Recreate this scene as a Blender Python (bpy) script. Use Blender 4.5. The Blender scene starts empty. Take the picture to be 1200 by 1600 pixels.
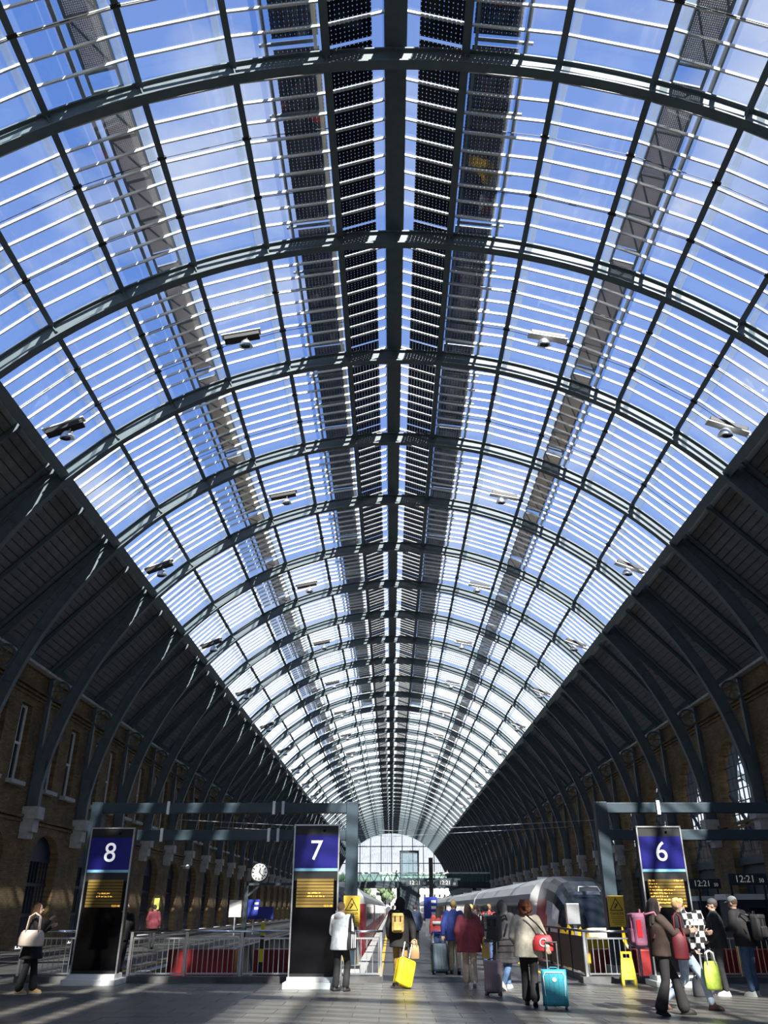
import bpy, math, random
from mathutils import Matrix, Vector, Euler
random.seed(7)
PI = math.pi; R_ = math.radians
sc = bpy.context.scene; COL = sc.collection
# ------------------------------------------------------------ camera, sky, sun, exposure
F_PX = 1240.0; PITCH = 26.5
cam = bpy.data.cameras.new('camera'); cam.sensor_fit = 'VERTICAL'; cam.sensor_height = 36.0
cam.lens = F_PX / 1600 * 36; cam.clip_end = 2000; cam.clip_start = 0.1
co = bpy.data.objects.new('camera', cam); COL.objects.link(co)
co.location = (0, 0, 1.6); co.rotation_euler = (R_(90 + PITCH), 0, R_(0.46)); sc.camera = co
SUN_EL = 40.0; SUN_AZ = 14.0      # azimuth: degrees to the right of straight behind
w = bpy.data.worlds.new('sky'); sc.world = w; w.use_nodes = True
nt = w.node_tree; N = nt.nodes; L = nt.links; N.clear()
out = N.new('ShaderNodeOutputWorld'); bg = N.new('ShaderNodeBackground'); L.new(bg.outputs[0], out.inputs[0])
tc = N.new('ShaderNodeTexCoord'); sx = N.new('ShaderNodeSeparateXYZ'); L.new(tc.outputs['Generated'], sx.inputs[0])
ramp = N.new('ShaderNodeValToRGB'); L.new(sx.outputs[2], ramp.inputs[0])
e = ramp.color_ramp.elements
e[0].position = 0.0; e[0].color = (1.15, 1.17, 1.2, 1); e[1].position = 1.0; e[1].color = (.09, .21, .66, 1)
for p, c in ((.10, (.92, .98, 1.08, 1)), (.28, (.30, .48, .88, 1)), (.5, (.17, .33, .82, 1)), (.8, (.13, .28, .76, 1))):
    k = ramp.color_ramp.elements.new(p); k.color = c
mp = N.new('ShaderNodeMapping'); mp.inputs['Scale'].default_value = (1.6, 1.6, 4.0); L.new(tc.outputs['Generated'], mp.inputs[0])
nz = N.new('ShaderNodeTexNoise'); nz.inputs['Scale'].default_value = 2.2; nz.inputs['Detail'].default_value = 7; L.new(mp.outputs[0], nz.inputs['Vector'])
cr = N.new('ShaderNodeValToRGB'); cr.color_ramp.elements[0].position = .50; cr.color_ramp.elements[0].color = (0, 0, 0, 1)
cr.color_ramp.elements[1].position = .78; cr.color_ramp.elements[1].color = (.8, .8, .8, 1); L.new(nz.outputs[0], cr.inputs[0])
mx = N.new('ShaderNodeMixRGB'); L.new(cr.outputs[0], mx.inputs[0]); L.new(ramp.outputs[0], mx.inputs[1]); mx.inputs[2].default_value = (.82, .88, .96, 1)
L.new(mx.outputs[0], bg.inputs[0]); bg.inputs[1].default_value = 1.0
sl = bpy.data.lights.new('sun', 'SUN'); sl.energy = 15.5; sl.angle = R_(.53); sl.color = (1, .95, .87)
so = bpy.data.objects.new('sun', sl); COL.objects.link(so)
so.rotation_euler = Vector((-math.sin(R_(SUN_AZ)) * math.cos(R_(SUN_EL)), math.cos(R_(SUN_AZ)) * math.cos(R_(SUN_EL)), -math.sin(R_(SUN_EL)))).to_track_quat('-Z', 'Y').to_euler()
so.location = (10, -30, 40)
vs = sc.view_settings; vs.view_transform = 'Standard'; vs.look = 'None'; vs.gamma = 1; vs.use_curve_mapping = False; vs.exposure = 0.0
sc.cycles.transparent_max_bounces = 16

# ------------------------------------------------------------ helpers
MATS = {}
def pm(name, col, rough=.6, metal=0, nscale=0, namt=.25, emit=None, estr=1, bump=0):
    if name in MATS: return MATS[name]
    m = bpy.data.materials.new(name); m.use_nodes = True; t = m.node_tree; b = t.nodes['Principled BSDF']
    b.inputs['Roughness'].default_value = rough; b.inputs['Metallic'].default_value = metal
    b.inputs['Base Color'].default_value = (*col, 1)
    if nscale:
        tcn = t.nodes.new('ShaderNodeTexCoord'); n = t.nodes.new('ShaderNodeTexNoise'); n.inputs['Scale'].default_value = nscale
        n.inputs['Detail'].default_value = 4; t.links.new(tcn.outputs['Object'], n.inputs['Vector'])
        r = t.nodes.new('ShaderNodeValToRGB'); r.color_ramp.elements[0].position = .3; r.color_ramp.elements[1].position = .7
        r.color_ramp.elements[0].color = (*[c * (1 - namt) for c in col], 1); r.color_ramp.elements[1].color = (*[min(1, c * (1 + namt)) for c in col], 1)
        t.links.new(n.outputs[0], r.inputs[0]); t.links.new(r.outputs[0], b.inputs['Base Color'])
        if bump:
            bp = t.nodes.new('ShaderNodeBump'); bp.inputs['Strength'].default_value = bump; t.links.new(n.outputs[0], bp.inputs['Height']); t.links.new(bp.outputs[0], b.inputs['Normal'])
    if emit:
        b.inputs['Emission Color'].default_value = (*emit, 1); b.inputs['Emission Strength'].default_value = estr
    MATS[name] = m; return m
def glassm(name, tint, gloss=.08, haze=0.0, rough=.02):
    m = bpy.data.materials.new(name); m.use_nodes = True; t = m.node_tree; t.nodes.clear()
    o = t.nodes.new('ShaderNodeOutputMaterial'); tr = t.nodes.new('ShaderNodeBsdfTransparent'); tr.inputs[0].default_value = (*tint, 1)
    g = t.nodes.new('ShaderNodeBsdfGlossy'); g.inputs['Roughness'].default_value = rough
    m1 = t.nodes.new('ShaderNodeMixShader'); m1.inputs[0].default_value = gloss
    t.links.new(tr.outputs[0], m1.inputs[1]); t.links.new(g.outputs[0], m1.inputs[2]); last = m1
    if haze:
        d = t.nodes.new('ShaderNodeBsdfTranslucent'); d.inputs[0].default_value = (.8, .85, .85, 1)
        m2 = t.nodes.new('ShaderNodeMixShader'); m2.inputs[0].default_value = haze
        t.links.new(m1.outputs[0], m2.inputs[1]); t.links.new(d.outputs[0], m2.inputs[2]); last = m2
    t.links.new(last.outputs[0], o.inputs[0]); MATS[name] = m; return m
class MB:
    def __init__(s): s.v = []; s.f = []
    def add(s, vs, fs, M=None):
        o = len(s.v); s.v += [tuple(M @ Vector(p)) if M else tuple(p) for p in vs]; s.f += [tuple(i + o for i in f) for f in fs]; return s
    def box(s, c, d, M=None):
        x, y, z = c; a, b, h = d[0] / 2, d[1] / 2, d[2] / 2
        vs = [(x + i * a, y + j * b, z + k * h) for i in (-1, 1) for j in (-1, 1) for k in (-1, 1)]
        return s.add(vs, [(0, 1, 3, 2), (4, 6, 7, 5), (0, 4, 5, 1), (2, 3, 7, 6), (0, 2, 6, 4), (1, 5, 7, 3)], M)
    def hexa(s, a, b, M=None):    # two quads, four points each
        return s.add(list(a) + list(b), [(0, 1, 2, 3), (7, 6, 5, 4), (0, 4, 5, 1), (1, 5, 6, 2), (2, 6, 7, 3), (3, 7, 4, 0)], M)
    def bar(s, p0, p1, wd, h, up=(0, 0, 1)):
        p0, p1 = Vector(p0), Vector(p1); d = (p1 - p0).normalized(); u = Vector(up)
        sd = d.cross(u)
        if sd.length < 1e-4: sd = d.cross(Vector((1, 0, 0)))
        sd.normalize(); u = sd.cross(d).normalized(); a, b = sd * wd / 2, u * h / 2
        return s.hexa([p0 - a - b, p0 + a - b, p0 + a + b, p0 - a + b], [p1 - a - b, p1 + a - b, p1 + a + b, p1 - a + b])
    def tube(s, pts, r, n=8, cap=True, closed=False):
        pts = [Vector(p) for p in pts]; m = len(pts); rs = r if isinstance(r, (list, tuple)) else [r] * m
        vs = []; prev = None
        for i, p in enumerate(pts):
            if closed: d = pts[(i + 1) % m] - pts[i - 1]
            else: d = pts[min(i + 1, m - 1)] - pts[max(i - 1, 0)]
            d.normalize()
            if prev is None: a = d.cross(Vector((0, 0, 1))); a = a if a.length > .05 else d.cross(Vector((1, 0, 0)))
            else: a = prev - d * prev.dot(d)
            a.normalize(); prev = a; b = d.cross(a)
            for k in range(n):
                t = 2 * PI * k / n; vs.append(p + (a * math.cos(t) + b * math.sin(t)) * rs[i])
        fs = []
        for i in range(m if closed else m - 1):
            j = (i + 1) % m
            fs += [(i * n + k, i * n + (k + 1) % n, j * n + (k + 1) % n, j * n + k) for k in range(n)]
        if cap and not closed: fs += [tuple(range(n))[::-1], tuple((m - 1) * n + k for k in range(n))]
        return s.add(vs, fs)
    def rings(s, rg, n=16, M=None):   # rings of (cx, cy, z, rx, ry), closed top and bottom
        vs = [(cx + rx * math.cos(2 * PI * k / n), cy + ry * math.sin(2 * PI * k / n), z) for cx, cy, z, rx, ry in rg for k in range(n)]
        m = len(rg); fs = [(i * n + k, i * n + (k + 1) % n, (i + 1) * n + (k + 1) % n, (i + 1) * n + k) for i in range(m - 1) for k in range(n)]
        return s.add(vs, fs + [tuple(range(n))[::-1], tuple((m - 1) * n + k for k in range(n))], M)
    def ball(s, c, r, M=None, n=12, m=8):
        r = r if isinstance(r, (tuple, list)) else (r, r, r)
        T = Matrix.Translation(c) @ (M if M else Matrix.Identity(4))
        rg = [(0, 0, -r[2] * math.cos(PI * (i + .15) / (m - .7)), r[0] * math.sin(PI * (i + .15) / (m - .7)), r[1] * math.sin(PI * (i + .15) / (m - .7))) for i in range(m)]
        return s.rings(rg, n, T)
    def cap(s, p0, p1, r0, r1, n=10):  # tapered capsule
        p0, p1 = Vector(p0), Vector(p1); d = (p1 - p0); l = d.length; d = d / l if l else Vector((0, 0, 1))
        return s.tube([p0 - d * r0 * .9, p0 - d * r0 * .5, p0, p1, p1 + d * r1 * .5, p1 + d * r1 * .9], [r0 * .35, r0 * .85, r0, r1, r1 * .85, r1 * .35], n)
    def prism(s, poly, d0, d1, M=None):   # polygon in (x, z), extruded along y
        n = len(poly); vs = [(x, d0, z) for x, z in poly] + [(x, d1, z) for x, z in poly]
        return s.add(vs, [tuple(range(n)), tuple(range(2 * n - 1, n - 1, -1))] + [(i, i + n, (i + 1) % n + n, (i + 1) % n) for i in range(n)], M)
    def mesh(s, name, mat, smooth=False):
        me = bpy.data.meshes.new(name); me.from_pydata(s.v, [], s.f); me.update()
        me.materials.append(mat)
        if smooth: me.polygons.foreach_set('use_smooth', [True] * len(me.polygons))
        return me
    def build(s, name, mat, parent=None, smooth=False, bevel=0, loc=None, rot=None, kind=None, label=None):
        o = link(name, s.mesh(name, mat, smooth), parent, loc, rot)
        if bevel: b = o.modifiers.new('bevel', 'BEVEL'); b.width = bevel; b.segments = 3; b.limit_method = 'ANGLE'
        if kind: o['kind'] = kind
        if label: o['label'] = label
        return o
def link(name, me, parent=None, loc=None, rot=None):
    o = bpy.data.objects.new(name, me); COL.objects.link(o)
    if parent: o.parent = parent
    if loc is not None: o.location = loc
    if rot is not None: o.rotation_euler = rot
    return o
def tag(o, label, cat, group=None):
    o['label'] = label; o['category'] = cat
    if group: o['group'] = group
    return o
def thing(name, label, cat, loc=(0, 0, 0), rz=0, group=None): return tag(link(name, None, None, loc, (0, 0, rz)), label, cat, group)
def struct(name, loc=(0, 0, 0)):
    o = link(name, None, None, loc); o['kind'] = 'structure'; return o
def text(name, s, size, mat, parent, loc, rot, depth=.004, align='CENTER'):
    c = bpy.data.curves.new(name, 'FONT'); c.body = s; c.size = size; c.extrude = depth; c.align_x = align; c.align_y = 'CENTER'
    t = bpy.data.objects.new(name, c); COL.objects.link(t)
    me = bpy.data.meshes.new_from_object(t.evaluated_get(bpy.context.evaluated_depsgraph_get())); bpy.data.objects.remove(t)
    me.materials.clear(); me.materials.append(mat); return link(name, me, parent, loc, rot)
FACE = (PI / 2, 0, 0)      # text facing -Y

# ------------------------------------------------------------ materials
STEEL = pm('painted steel', (.09, .122, .138), .5, 0, 3, .1)
DSTEEL = pm('dark painted steel', (.03, .045, .055), .5, 0, 3, .15)
BLUES = pm('blue grey steel', (.026, .046, .062), .45, 0, 2, .12)
WHITEP = pm('white paint', (.78, .79, .76), .4)
ALU = pm('brushed aluminium', (.62, .63, .64), .35, .85, 30, .06)
CHROME = pm('polished metal', (.75, .75, .76), .2, 1)
SLATE = pm('dark grey boarding', (.13, .135, .14), .7, 0, 2, .2)
STONE = pm('pale stone', (.42, .42, .40), .8, 0, 4, .15)
BLACKG = pm('black gloss panel', (.004, .004, .005), .08)
BLACKG.node_tree.nodes['Principled BSDF'].inputs['Specular IOR Level'].default_value = .22
BLACK = pm('black plastic', (.012, .012, .013), .5)
NAVY = pm('navy panel', (.009, .009, .12), .3, 0, 0, .2, (.02, .02, .35), .07)
CYAN = pm('light blue strip', (.25, .55, .75), .4)
WHITEE = pm('white lettering', (.9, .9, .9), .5, 0, 0, 0, (1, 1, 1), .55)
AMBER = pm('amber led', (.9, .45, .05), .5, 0, 0, 0, (1, .55, .1), 1.1)
AMBERD = pm('amber display row', (.19, .12, .018), .5)
RED = pm('red paint', (.24, .014, .016), .45, 0, 5, .12)
YELLOW = pm('yellow plastic', (.85, .66, .02), .4)
SIGNY = pm('sign yellow', (.80, .52, .05), .5)
BLUEP = pm('blue plastic', (.02, .04, .30), .45)
GLASS = glassm('roof glass', (.955, .97, .985), .035, .02)
GREENG = glassm('green glass', (.84, .94, .90), .08, .015)
CLEARG = glassm('clear glass', (.88, .93, .94), .10, 0)
DARKG = pm('dark window glass', (.012, .016, .02), .06)
LEDW = pm('pale led', (.5, .5, .45), .5, 0, 0, 0, (.9, .9, .8), .15)
def brick_mat():
    m = bpy.data.materials.new('stock brick'); m.use_nodes = True; t = m.node_tree; b = t.nodes['Principled BSDF']; b.inputs['Roughness'].default_value = .9
    tcn = t.nodes.new('ShaderNodeTexCoord'); sp = t.nodes.new('ShaderNodeSeparateXYZ'); cb = t.nodes.new('ShaderNodeCombineXYZ')
    t.links.new(tcn.outputs['Object'], sp.inputs[0]); t.links.new(sp.outputs[1], cb.inputs[0]); t.links.new(sp.outputs[2], cb.inputs[1])
    br = t.nodes.new('ShaderNodeTexBrick'); br.inputs['Scale'].default_value = 1; br.inputs['Brick Width'].default_value = .23; br.inputs['Row Height'].default_value = .075
    br.inputs['Mortar Size'].default_value = .008; br.inputs['Color1'].default_value = (.26, .175, .07, 1); br.inputs['Color2'].default_value = (.15, .10, .042, 1); br.inputs['Mortar'].default_value = (.10, .09, .07, 1)
    t.links.new(cb.outputs[0], br.inputs[0]); n = t.nodes.new('ShaderNodeTexNoise'); n.inputs['Scale'].default_value = .7; n.inputs['Detail'].default_value = 6; t.links.new(tcn.outputs['Object'], n.inputs['Vector'])
    r = t.nodes.new('ShaderNodeValToRGB'); r.color_ramp.elements[0].position = .3; r.color_ramp.elements[0].color = (.5, .5, .52, 1); r.color_ramp.elements[1].position = .7; r.color_ramp.elements[1].color = (1.15, 1.1, 1, 1); t.links.new(n.outputs[0], r.inputs[0])
    mu = t.nodes.new('ShaderNodeMixRGB'); mu.blend_type = 'MULTIPLY'; mu.inputs[0].default_value = 1; t.links.new(br.outputs[0], mu.inputs[1]); t.links.new(r.outputs[0], mu.inputs[2]); t.links.new(mu.outputs[0], b.inputs['Base Color'])
    bp = t.nodes.new('ShaderNodeBump'); bp.inputs['Strength'].default_value = .4; bp.inputs['Distance'].default_value = .01; t.links.new(br.outputs['Fac'], bp.inputs['Height']); bp.invert = True; t.links.new(bp.outputs[0], b.inputs['Normal'])
    return m
BRICK = brick_mat()
def pv_mat():     # dark square cells with rounded corners, clear glass between them
    m = bpy.data.materials.new('solar cells'); m.use_nodes = True; t = m.node_tree; t.nodes.clear(); o = t.nodes.new('ShaderNodeOutputMaterial')
    tcn = t.nodes.new('ShaderNodeTexCoord'); vm = t.nodes.new('ShaderNodeVectorMath'); vm.operation = 'FRACTION'; sc_ = t.nodes.new('ShaderNodeVectorMath'); sc_.operation = 'SCALE'; sc_.inputs['Scale'].default_value = 1 / .118
    t.links.new(tcn.outputs['Object'], sc_.inputs[0]); t.links.new(sc_.outputs[0], vm.inputs[0]); sp = t.nodes.new('ShaderNodeSeparateXYZ'); t.links.new(vm.outputs[0], sp.inputs[0])
    def math_(op, a, b=None):
        n = t.nodes.new('ShaderNodeMath'); n.operation = op
        for i, q in enumerate((a, b)):
            if q is None: continue
            if isinstance(q, (int, float)): n.inputs[i].default_value = q
            else: t.links.new(q, n.inputs[i])
        return n.outputs[0]
    ax = math_('ABSOLUTE', math_('SUBTRACT', sp.outputs[0], .5)); ay = math_('ABSOLUTE', math_('SUBTRACT', sp.outputs[1], .5))
    gap = math_('MAXIMUM', math_('GREATER_THAN', math_('MAXIMUM', ax, ay), .485), math_('GREATER_THAN', math_('ADD', ax, ay), .83))
    tr = t.nodes.new('ShaderNodeBsdfTransparent'); p = t.nodes.new('ShaderNodeBsdfPrincipled'); p.inputs['Base Color'].default_value = (.006, .007, .010, 1); p.inputs['Roughness'].default_value = .25
    mxs = t.nodes.new('ShaderNodeMixShader'); t.links.new(gap, mxs.inputs[0]); t.links.new(p.outputs[0], mxs.inputs[1]); t.links.new(tr.outputs[0], mxs.inputs[2]); t.links.new(mxs.outputs[0], o.inputs[0]); return m
PV = pv_mat()
def mesh_mat():   # perforated walkway deck
    m = bpy.data.materials.new('perforated deck'); m.use_nodes = True; t = m.node_tree; t.nodes.clear(); o = t.nodes.new('ShaderNodeOutputMaterial')
    tcn = t.nodes.new('ShaderNodeTexCoord'); ck = t.nodes.new('ShaderNodeTexBrick'); ck.offset = 0; ck.inputs['Scale'].default_value = 1; ck.inputs['Brick Width'].default_value = .05; ck.inputs['Row Height'].default_value = .05; ck.inputs['Mortar Size'].default_value = .014
    t.links.new(tcn.outputs['Object'], ck.inputs[0]); tr = t.nodes.new('ShaderNodeBsdfTransparent'); p = t.nodes.new('ShaderNodeBsdfPrincipled'); p.inputs['Base Color'].default_value = (.55, .47, .36, 1); p.inputs['Roughness'].default_value = .5
    mxs = t.nodes.new('ShaderNodeMixShader'); t.links.new(ck.outputs['Fac'], mxs.inputs[0]); t.links.new(tr.outputs[0], mxs.inputs[1]); t.links.new(p.outputs[0], mxs.inputs[2]); t.links.new(mxs.outputs[0], o.inputs[0]); return m
DECK = mesh_mat()
def slab_mat(name, a, b, rough):
    m = bpy.data.materials.new(name); m.use_nodes = True; t = m.node_tree; p = t.nodes['Principled BSDF']; p.inputs['Roughness'].default_value = rough
    oi = t.nodes.new('ShaderNodeObjectInfo'); tcn = t.nodes.new('ShaderNodeTexCoord'); n = t.nodes.new('ShaderNodeTexNoise'); n.inputs['Scale'].default_value = 3; n.inputs['Detail'].default_value = 6; t.links.new(tcn.outputs['Object'], n.inputs['Vector'])
    ad = t.nodes.new('ShaderNodeMath'); ad.operation = 'MULTIPLY_ADD'; ad.inputs[1].default_value = .45; t.links.new(oi.outputs['Random'], ad.inputs[0]); t.links.new(n.outputs[0], ad.inputs[2])
    r = t.nodes.new('ShaderNodeValToRGB'); r.color_ramp.elements[0].position = .35; r.color_ramp.elements[1].position = 1.0; r.color_ramp.elements[0].color = (*a, 1); r.color_ramp.elements[1].color = (*b, 1); t.links.new(ad.outputs[0], r.inputs[0]); t.links.new(r.outputs[0], p.inputs['Base Color']); return m
SLAB = slab_mat('grey stone paving', (.112, .107, .095), (.16, .153, .136), .36)
PAVE = pm('grey platform paving', (.065, .065, .064), .5, 0, 2, .15)

# ------------------------------------------------------------ the roof
CX, ZC = .2, 4.7; BAY = 6.1; Y0 = .7; KA, KB = -3, 40
YA, YB = Y0 + BAY * KA, Y0 + BAY * KB
RI, RO, RP, RG = 15.95, 16.5, 16.5, 16.72
PUR = [6.2 + 8.3 * i for i in range(6)]; EAVE = PUR[-1]
def arc(phi, r, y): a = R_(phi); return (CX + r * math.sin(a), y, ZC + r * math.cos(a))
def rotY(phi): return Matrix.Rotation(R_(phi), 4, 'Y')
def frame(phi, r, y): return Matrix.Translation(arc(phi, r, y)) @ rotY(phi)
ceiling = struct('ceiling')
def rib_mesh(A0=None):
    m = MB(); n = 20 if isinstance(A0, tuple) else 56; A = 50.0
    for (r0, r1, hw) in (((RI + .05, RO - .05, .02),) if A0 is None else ((RI, RI + .05, .13), (RO - .05, RO, .11)) if A0 == 'flange' else ((RI, RI + .05, .13), (RI + .05, RO - .05, .02), (RO - .05, RO, .11))):
        vs = []; 
        for i in range(n + 1):
            ph = -A + 2 * A * i / n if not isinstance(A0, tuple) else A0[0] + (A0[1] - A0[0]) * i / n
            vs += [arc(ph, r0, -hw), arc(ph, r0, hw), arc(ph, r1, hw), arc(ph, r1, -hw)]
        fs = [(4 * i + a, 4 * i + (a + 1) % 4, 4 * i + 4 + (a + 1) % 4, 4 * i + 4 + a) for i in range(n) for a in range(4)]
        m.add(vs, fs + [(0, 3, 2, 1), (4 * n, 4 * n + 1, 4 * n + 2, 4 * n + 3)])
    if isinstance(A0, tuple):
        for ph in (56, 64, 72, 80): m.box((0, 0, 0), (.03, .2, .46), frame(math.copysign(ph, A0[0]), (RI + RO) / 2, 0))
        return m.mesh('rib_leg', STEEL)
    if A0 is None:
      for ph in PUR + [0]:          # web stiffeners
        for s in ((-1, 1) if ph else (1,)):
            m.box((0, 0, 0), (.03, .2, .46), frame(ph * s, (RI + RO) / 2, 0))
    for ph in (PUR[1:5] if A0 else ()):                            # bolts along the lower flange
        for s in (-1, 1):
            for k in range(-3, 4):
                for yy in (-.08, .08): m.box((0, 0, 0), (.03, .03, .02), frame(ph * s + k * .4, RI - .008, yy))
    return m.mesh('rib_flange', STEEL) if A0 else m.mesh('roof_rib', STEEL)
RIB = rib_mesh(); FLG = rib_mesh('flange'); LEGS = [rib_mesh((s * 50.0, s * 86.8)) for s in (-1, 1)]
def spandrel_mesh():     # straight principal above the curved rib, rings between them, wall post, both sides
    m = MB(); mr = MB(); tl = math.tan(R_(EAVE)); ex, ez = 16.72 * math.sin(R_(EAVE)), 16.72 * math.cos(R_(EAVE))
    for s in (-1, 1):
        p0 = Vector((CX + s * ex, 0, ZC + ez - .15)); p1 = Vector((CX + s * 16.35, 0, ZC + ez - .15 - (16.35 - ex) * tl))
        m.bar(p0, p1, .16, .22)
        m.box((CX + s * 16.28, 0, (5.7 + 11.3) / 2), (.2, .2, 5.6)); m.box((CX + s * 16.1, 0, 6.6), (.5, .3, 2.0))
        m.bar((CX + s * 15.2, 0, 11.1), (CX + s * 16.3, 0, 11.9), .12, .2)
        ring = [(CX + s * 15.84 + .44 * math.cos(t * PI / 12), 0, 10.75 + .44 * math.sin(t * PI / 12)) for t in range(24)]
        m.tube(ring, .06, 6, closed=True)
        for a in (0, 60, 120): m.bar((CX + s * 15.84 - .42 * math.cos(R_(a)), 0, 10.75 - .42 * math.sin(R_(a))), (CX + s * 15.84 + .42 * math.cos(R_(a)), 0, 10.75 + .42 * math.sin(R_(a))), .03, .03, (0, 1, 0))
        d = Vector((s * math.cos(R_(EAVE)), 0, -math.sin(R_(EAVE)))); nr = Vector((s * math.sin(R_(EAVE)), 0, math.cos(R_(EAVE))))
        for t in (1.75, 2.1, 2.5, 2.95, 3.45):
            g = math.sqrt(16.5 ** 2 + t * t) - 16.5 + .1; c = Vector((CX, 0, ZC)) + nr * (16.5 + .02 + g * .1) + d * t
            rr = max(.05, g * .4); m.tube([c + nr * rr * math.cos(q * PI / 6) + d * rr * math.sin(q * PI / 6) for q in range(12)], .03, 5, closed=True)
        q0 = Vector((CX, -.02, ZC)) + nr * 16.45; q1 = q0 + d * 1.5     # plate next to the eave
        m.hexa([q0, q0 + nr * .2, q1 + nr * .2, q1 - nr * .02], [p + Vector((0, .04, 0)) for p in (q0, q0 + nr * .2, q1 + nr * .2, q1 - nr * .02)])
        for k in range(3):   # little lattice bracket at the eave
            m.bar(q0 + d * (-.1 + .18 * k) - nr * .45, q0 + d * (.08 + .18 * k) + nr * .1, .03, .03, (0, 1, 0))
    return m.mesh('rib_spandrel', STEEL)
SPAN = spandrel_mesh()
for k in range(KA, KB + 1):
    r = link('roof_rib', RIB, ceiling, (0, Y0 + BAY * k, 0)); link('spandrel_frame', SPAN, r); link('rib_flange', FLG, r)
    for lg in LEGS: link('rib_leg', lg, r)
YM, YL = (YA + YB) / 2, YB - YA
for s in (-1, 1):
    for i, ph in enumerate(PUR):
        m = MB(); d = (.14, .36) if i == 0 else ((.22, .5) if i == 5 else (.11, .22))
        M = Matrix.Translation((0, YM, 0)) @ frame(s * ph, RP - (.12 if i == 5 else 0), 0); m.box((0, 0, 0), (d[0], YL, d[1]), M)
        m.box((0, 0, -d[1] / 2), (d[0] * 1.5, YL, .03), M)
        p = m.build('purlin', STEEL)
        p.parent = ceiling
        if 0 < i < 5:       # translucent lap of the glazing beside each purlin
            MB().box((s * .22, YM, .05), (.20, YL, .012), frame(s * ph, RG, 0)).build('glazing_lap', MATS.get('lap') or glassm('lap', (.70, .75, .78), .04, .07), ceiling)
        if 0 < i < 5:       # rod clamps on the near bays
            cl = MB()
            for kk in range(KA, 14):
                for fr in (1 / 3, 2 / 3):
                    cl.box((0, Y0 + BAY * (kk + fr), -.13), (.24, .07, .07), frame(s * ph, RP, 0))
            cl.build('rod_clamp', BLACK, ceiling, kind='stuff')
ridge = MB(); ridge.box((CX, YM, ZC + 16.98), (.46, YL, .62)); ridge.box((CX, YM, ZC + 16.66), (.56, YL, .05)); ridge.box((CX, YM, ZC + 17.3), (.6, YL, .05)); ridge.build('ridge_beam', STEEL, ceiling)
# glazing strips: (x0,z0) to (x1,z1) lines of the cross-section, mirrored
def strip_geo(i):
    if i == 0: a = arc(PUR[0], RG, 0); return Vector((a[0] - CX, 0, a[2])), Vector((.27, 0, ZC + 17.18))
    a, b = arc(PUR[i], RG, 0), arc(PUR[i - 1], RG, 0); return Vector((a[0] - CX, 0, a[2])), Vector((b[0] - CX, 0, b[2]))
NB = 10; ST = BAY / NB; BARP = pm('bar paint', (.66, .67, .64), .4)
rest_g = MB(); rest_b = MB(); rest_pv = MB()
for s in (-1, 1):
    for i in range(6):
        lo, hi = strip_geo(i); c = (lo + hi) / 2; wd = (hi - lo).length; ang = math.atan2(lo.z - hi.z, lo.x - hi.x) # slope of the strip
        rot = Matrix.Rotation(s * -ang, 4, 'Y'); cx = CX + s * c.x; T0 = Matrix.Translation((cx, 0, c.z)) @ rot
        eul = rot.to_euler(); pane = MB().box((0, 0, 0), (wd - .03, ST - .03, .012)).mesh('glass_pane', GLASS)
        barm = MB().box((0, 0, -.025), (wd, .042, .09)).mesh('glazing_bar', BARP)
        pvm = MB().box((0, 0, 0), (wd - .42, ST - .09, .012)).mesh('solar_panel', PV) if i == 0 else None
        for k in range(KA, KB):
            near = 1 <= k <= 3 and not (k == 3 and False)
            for q in range(NB):
                y = Y0 + BAY * k + ST * q
                yc = y + ST / 2
                if near:
                    if i: link('glass_pane', pane, ceiling, (cx, yc, c.z), eul)
                    else: link('solar_panel', pvm, ceiling, (cx + s * .16 * math.cos(ang), yc, c.z - abs(.16 * math.sin(ang))), eul)
                    if q: link('glazing_bar', barm, ceiling, (cx, y, c.z), eul)
                else:
                    if i: rest_g.box((0, yc, 0), (wd - .03, ST - .03, .012), T0)
                    else: rest_pv.box((s * .16, yc, 0), (wd - .42, ST - .09, .012), T0)
                    if q: rest_b.box((0, y, -.025), (wd, .042, .09), T0)
        if i == 0: MB().box((0, YM, .03), (wd, YL, .01), T0).build('ridge_glass', GLASS, ceiling)
rest_g.build('glass_pane', GLASS, ceiling, kind='stuff'); rest_b.build('glazing_bar', BARP, ceiling, kind='stuff'); rest_pv.build('solar_panel', PV, ceiling, kind='stuff')
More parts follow.
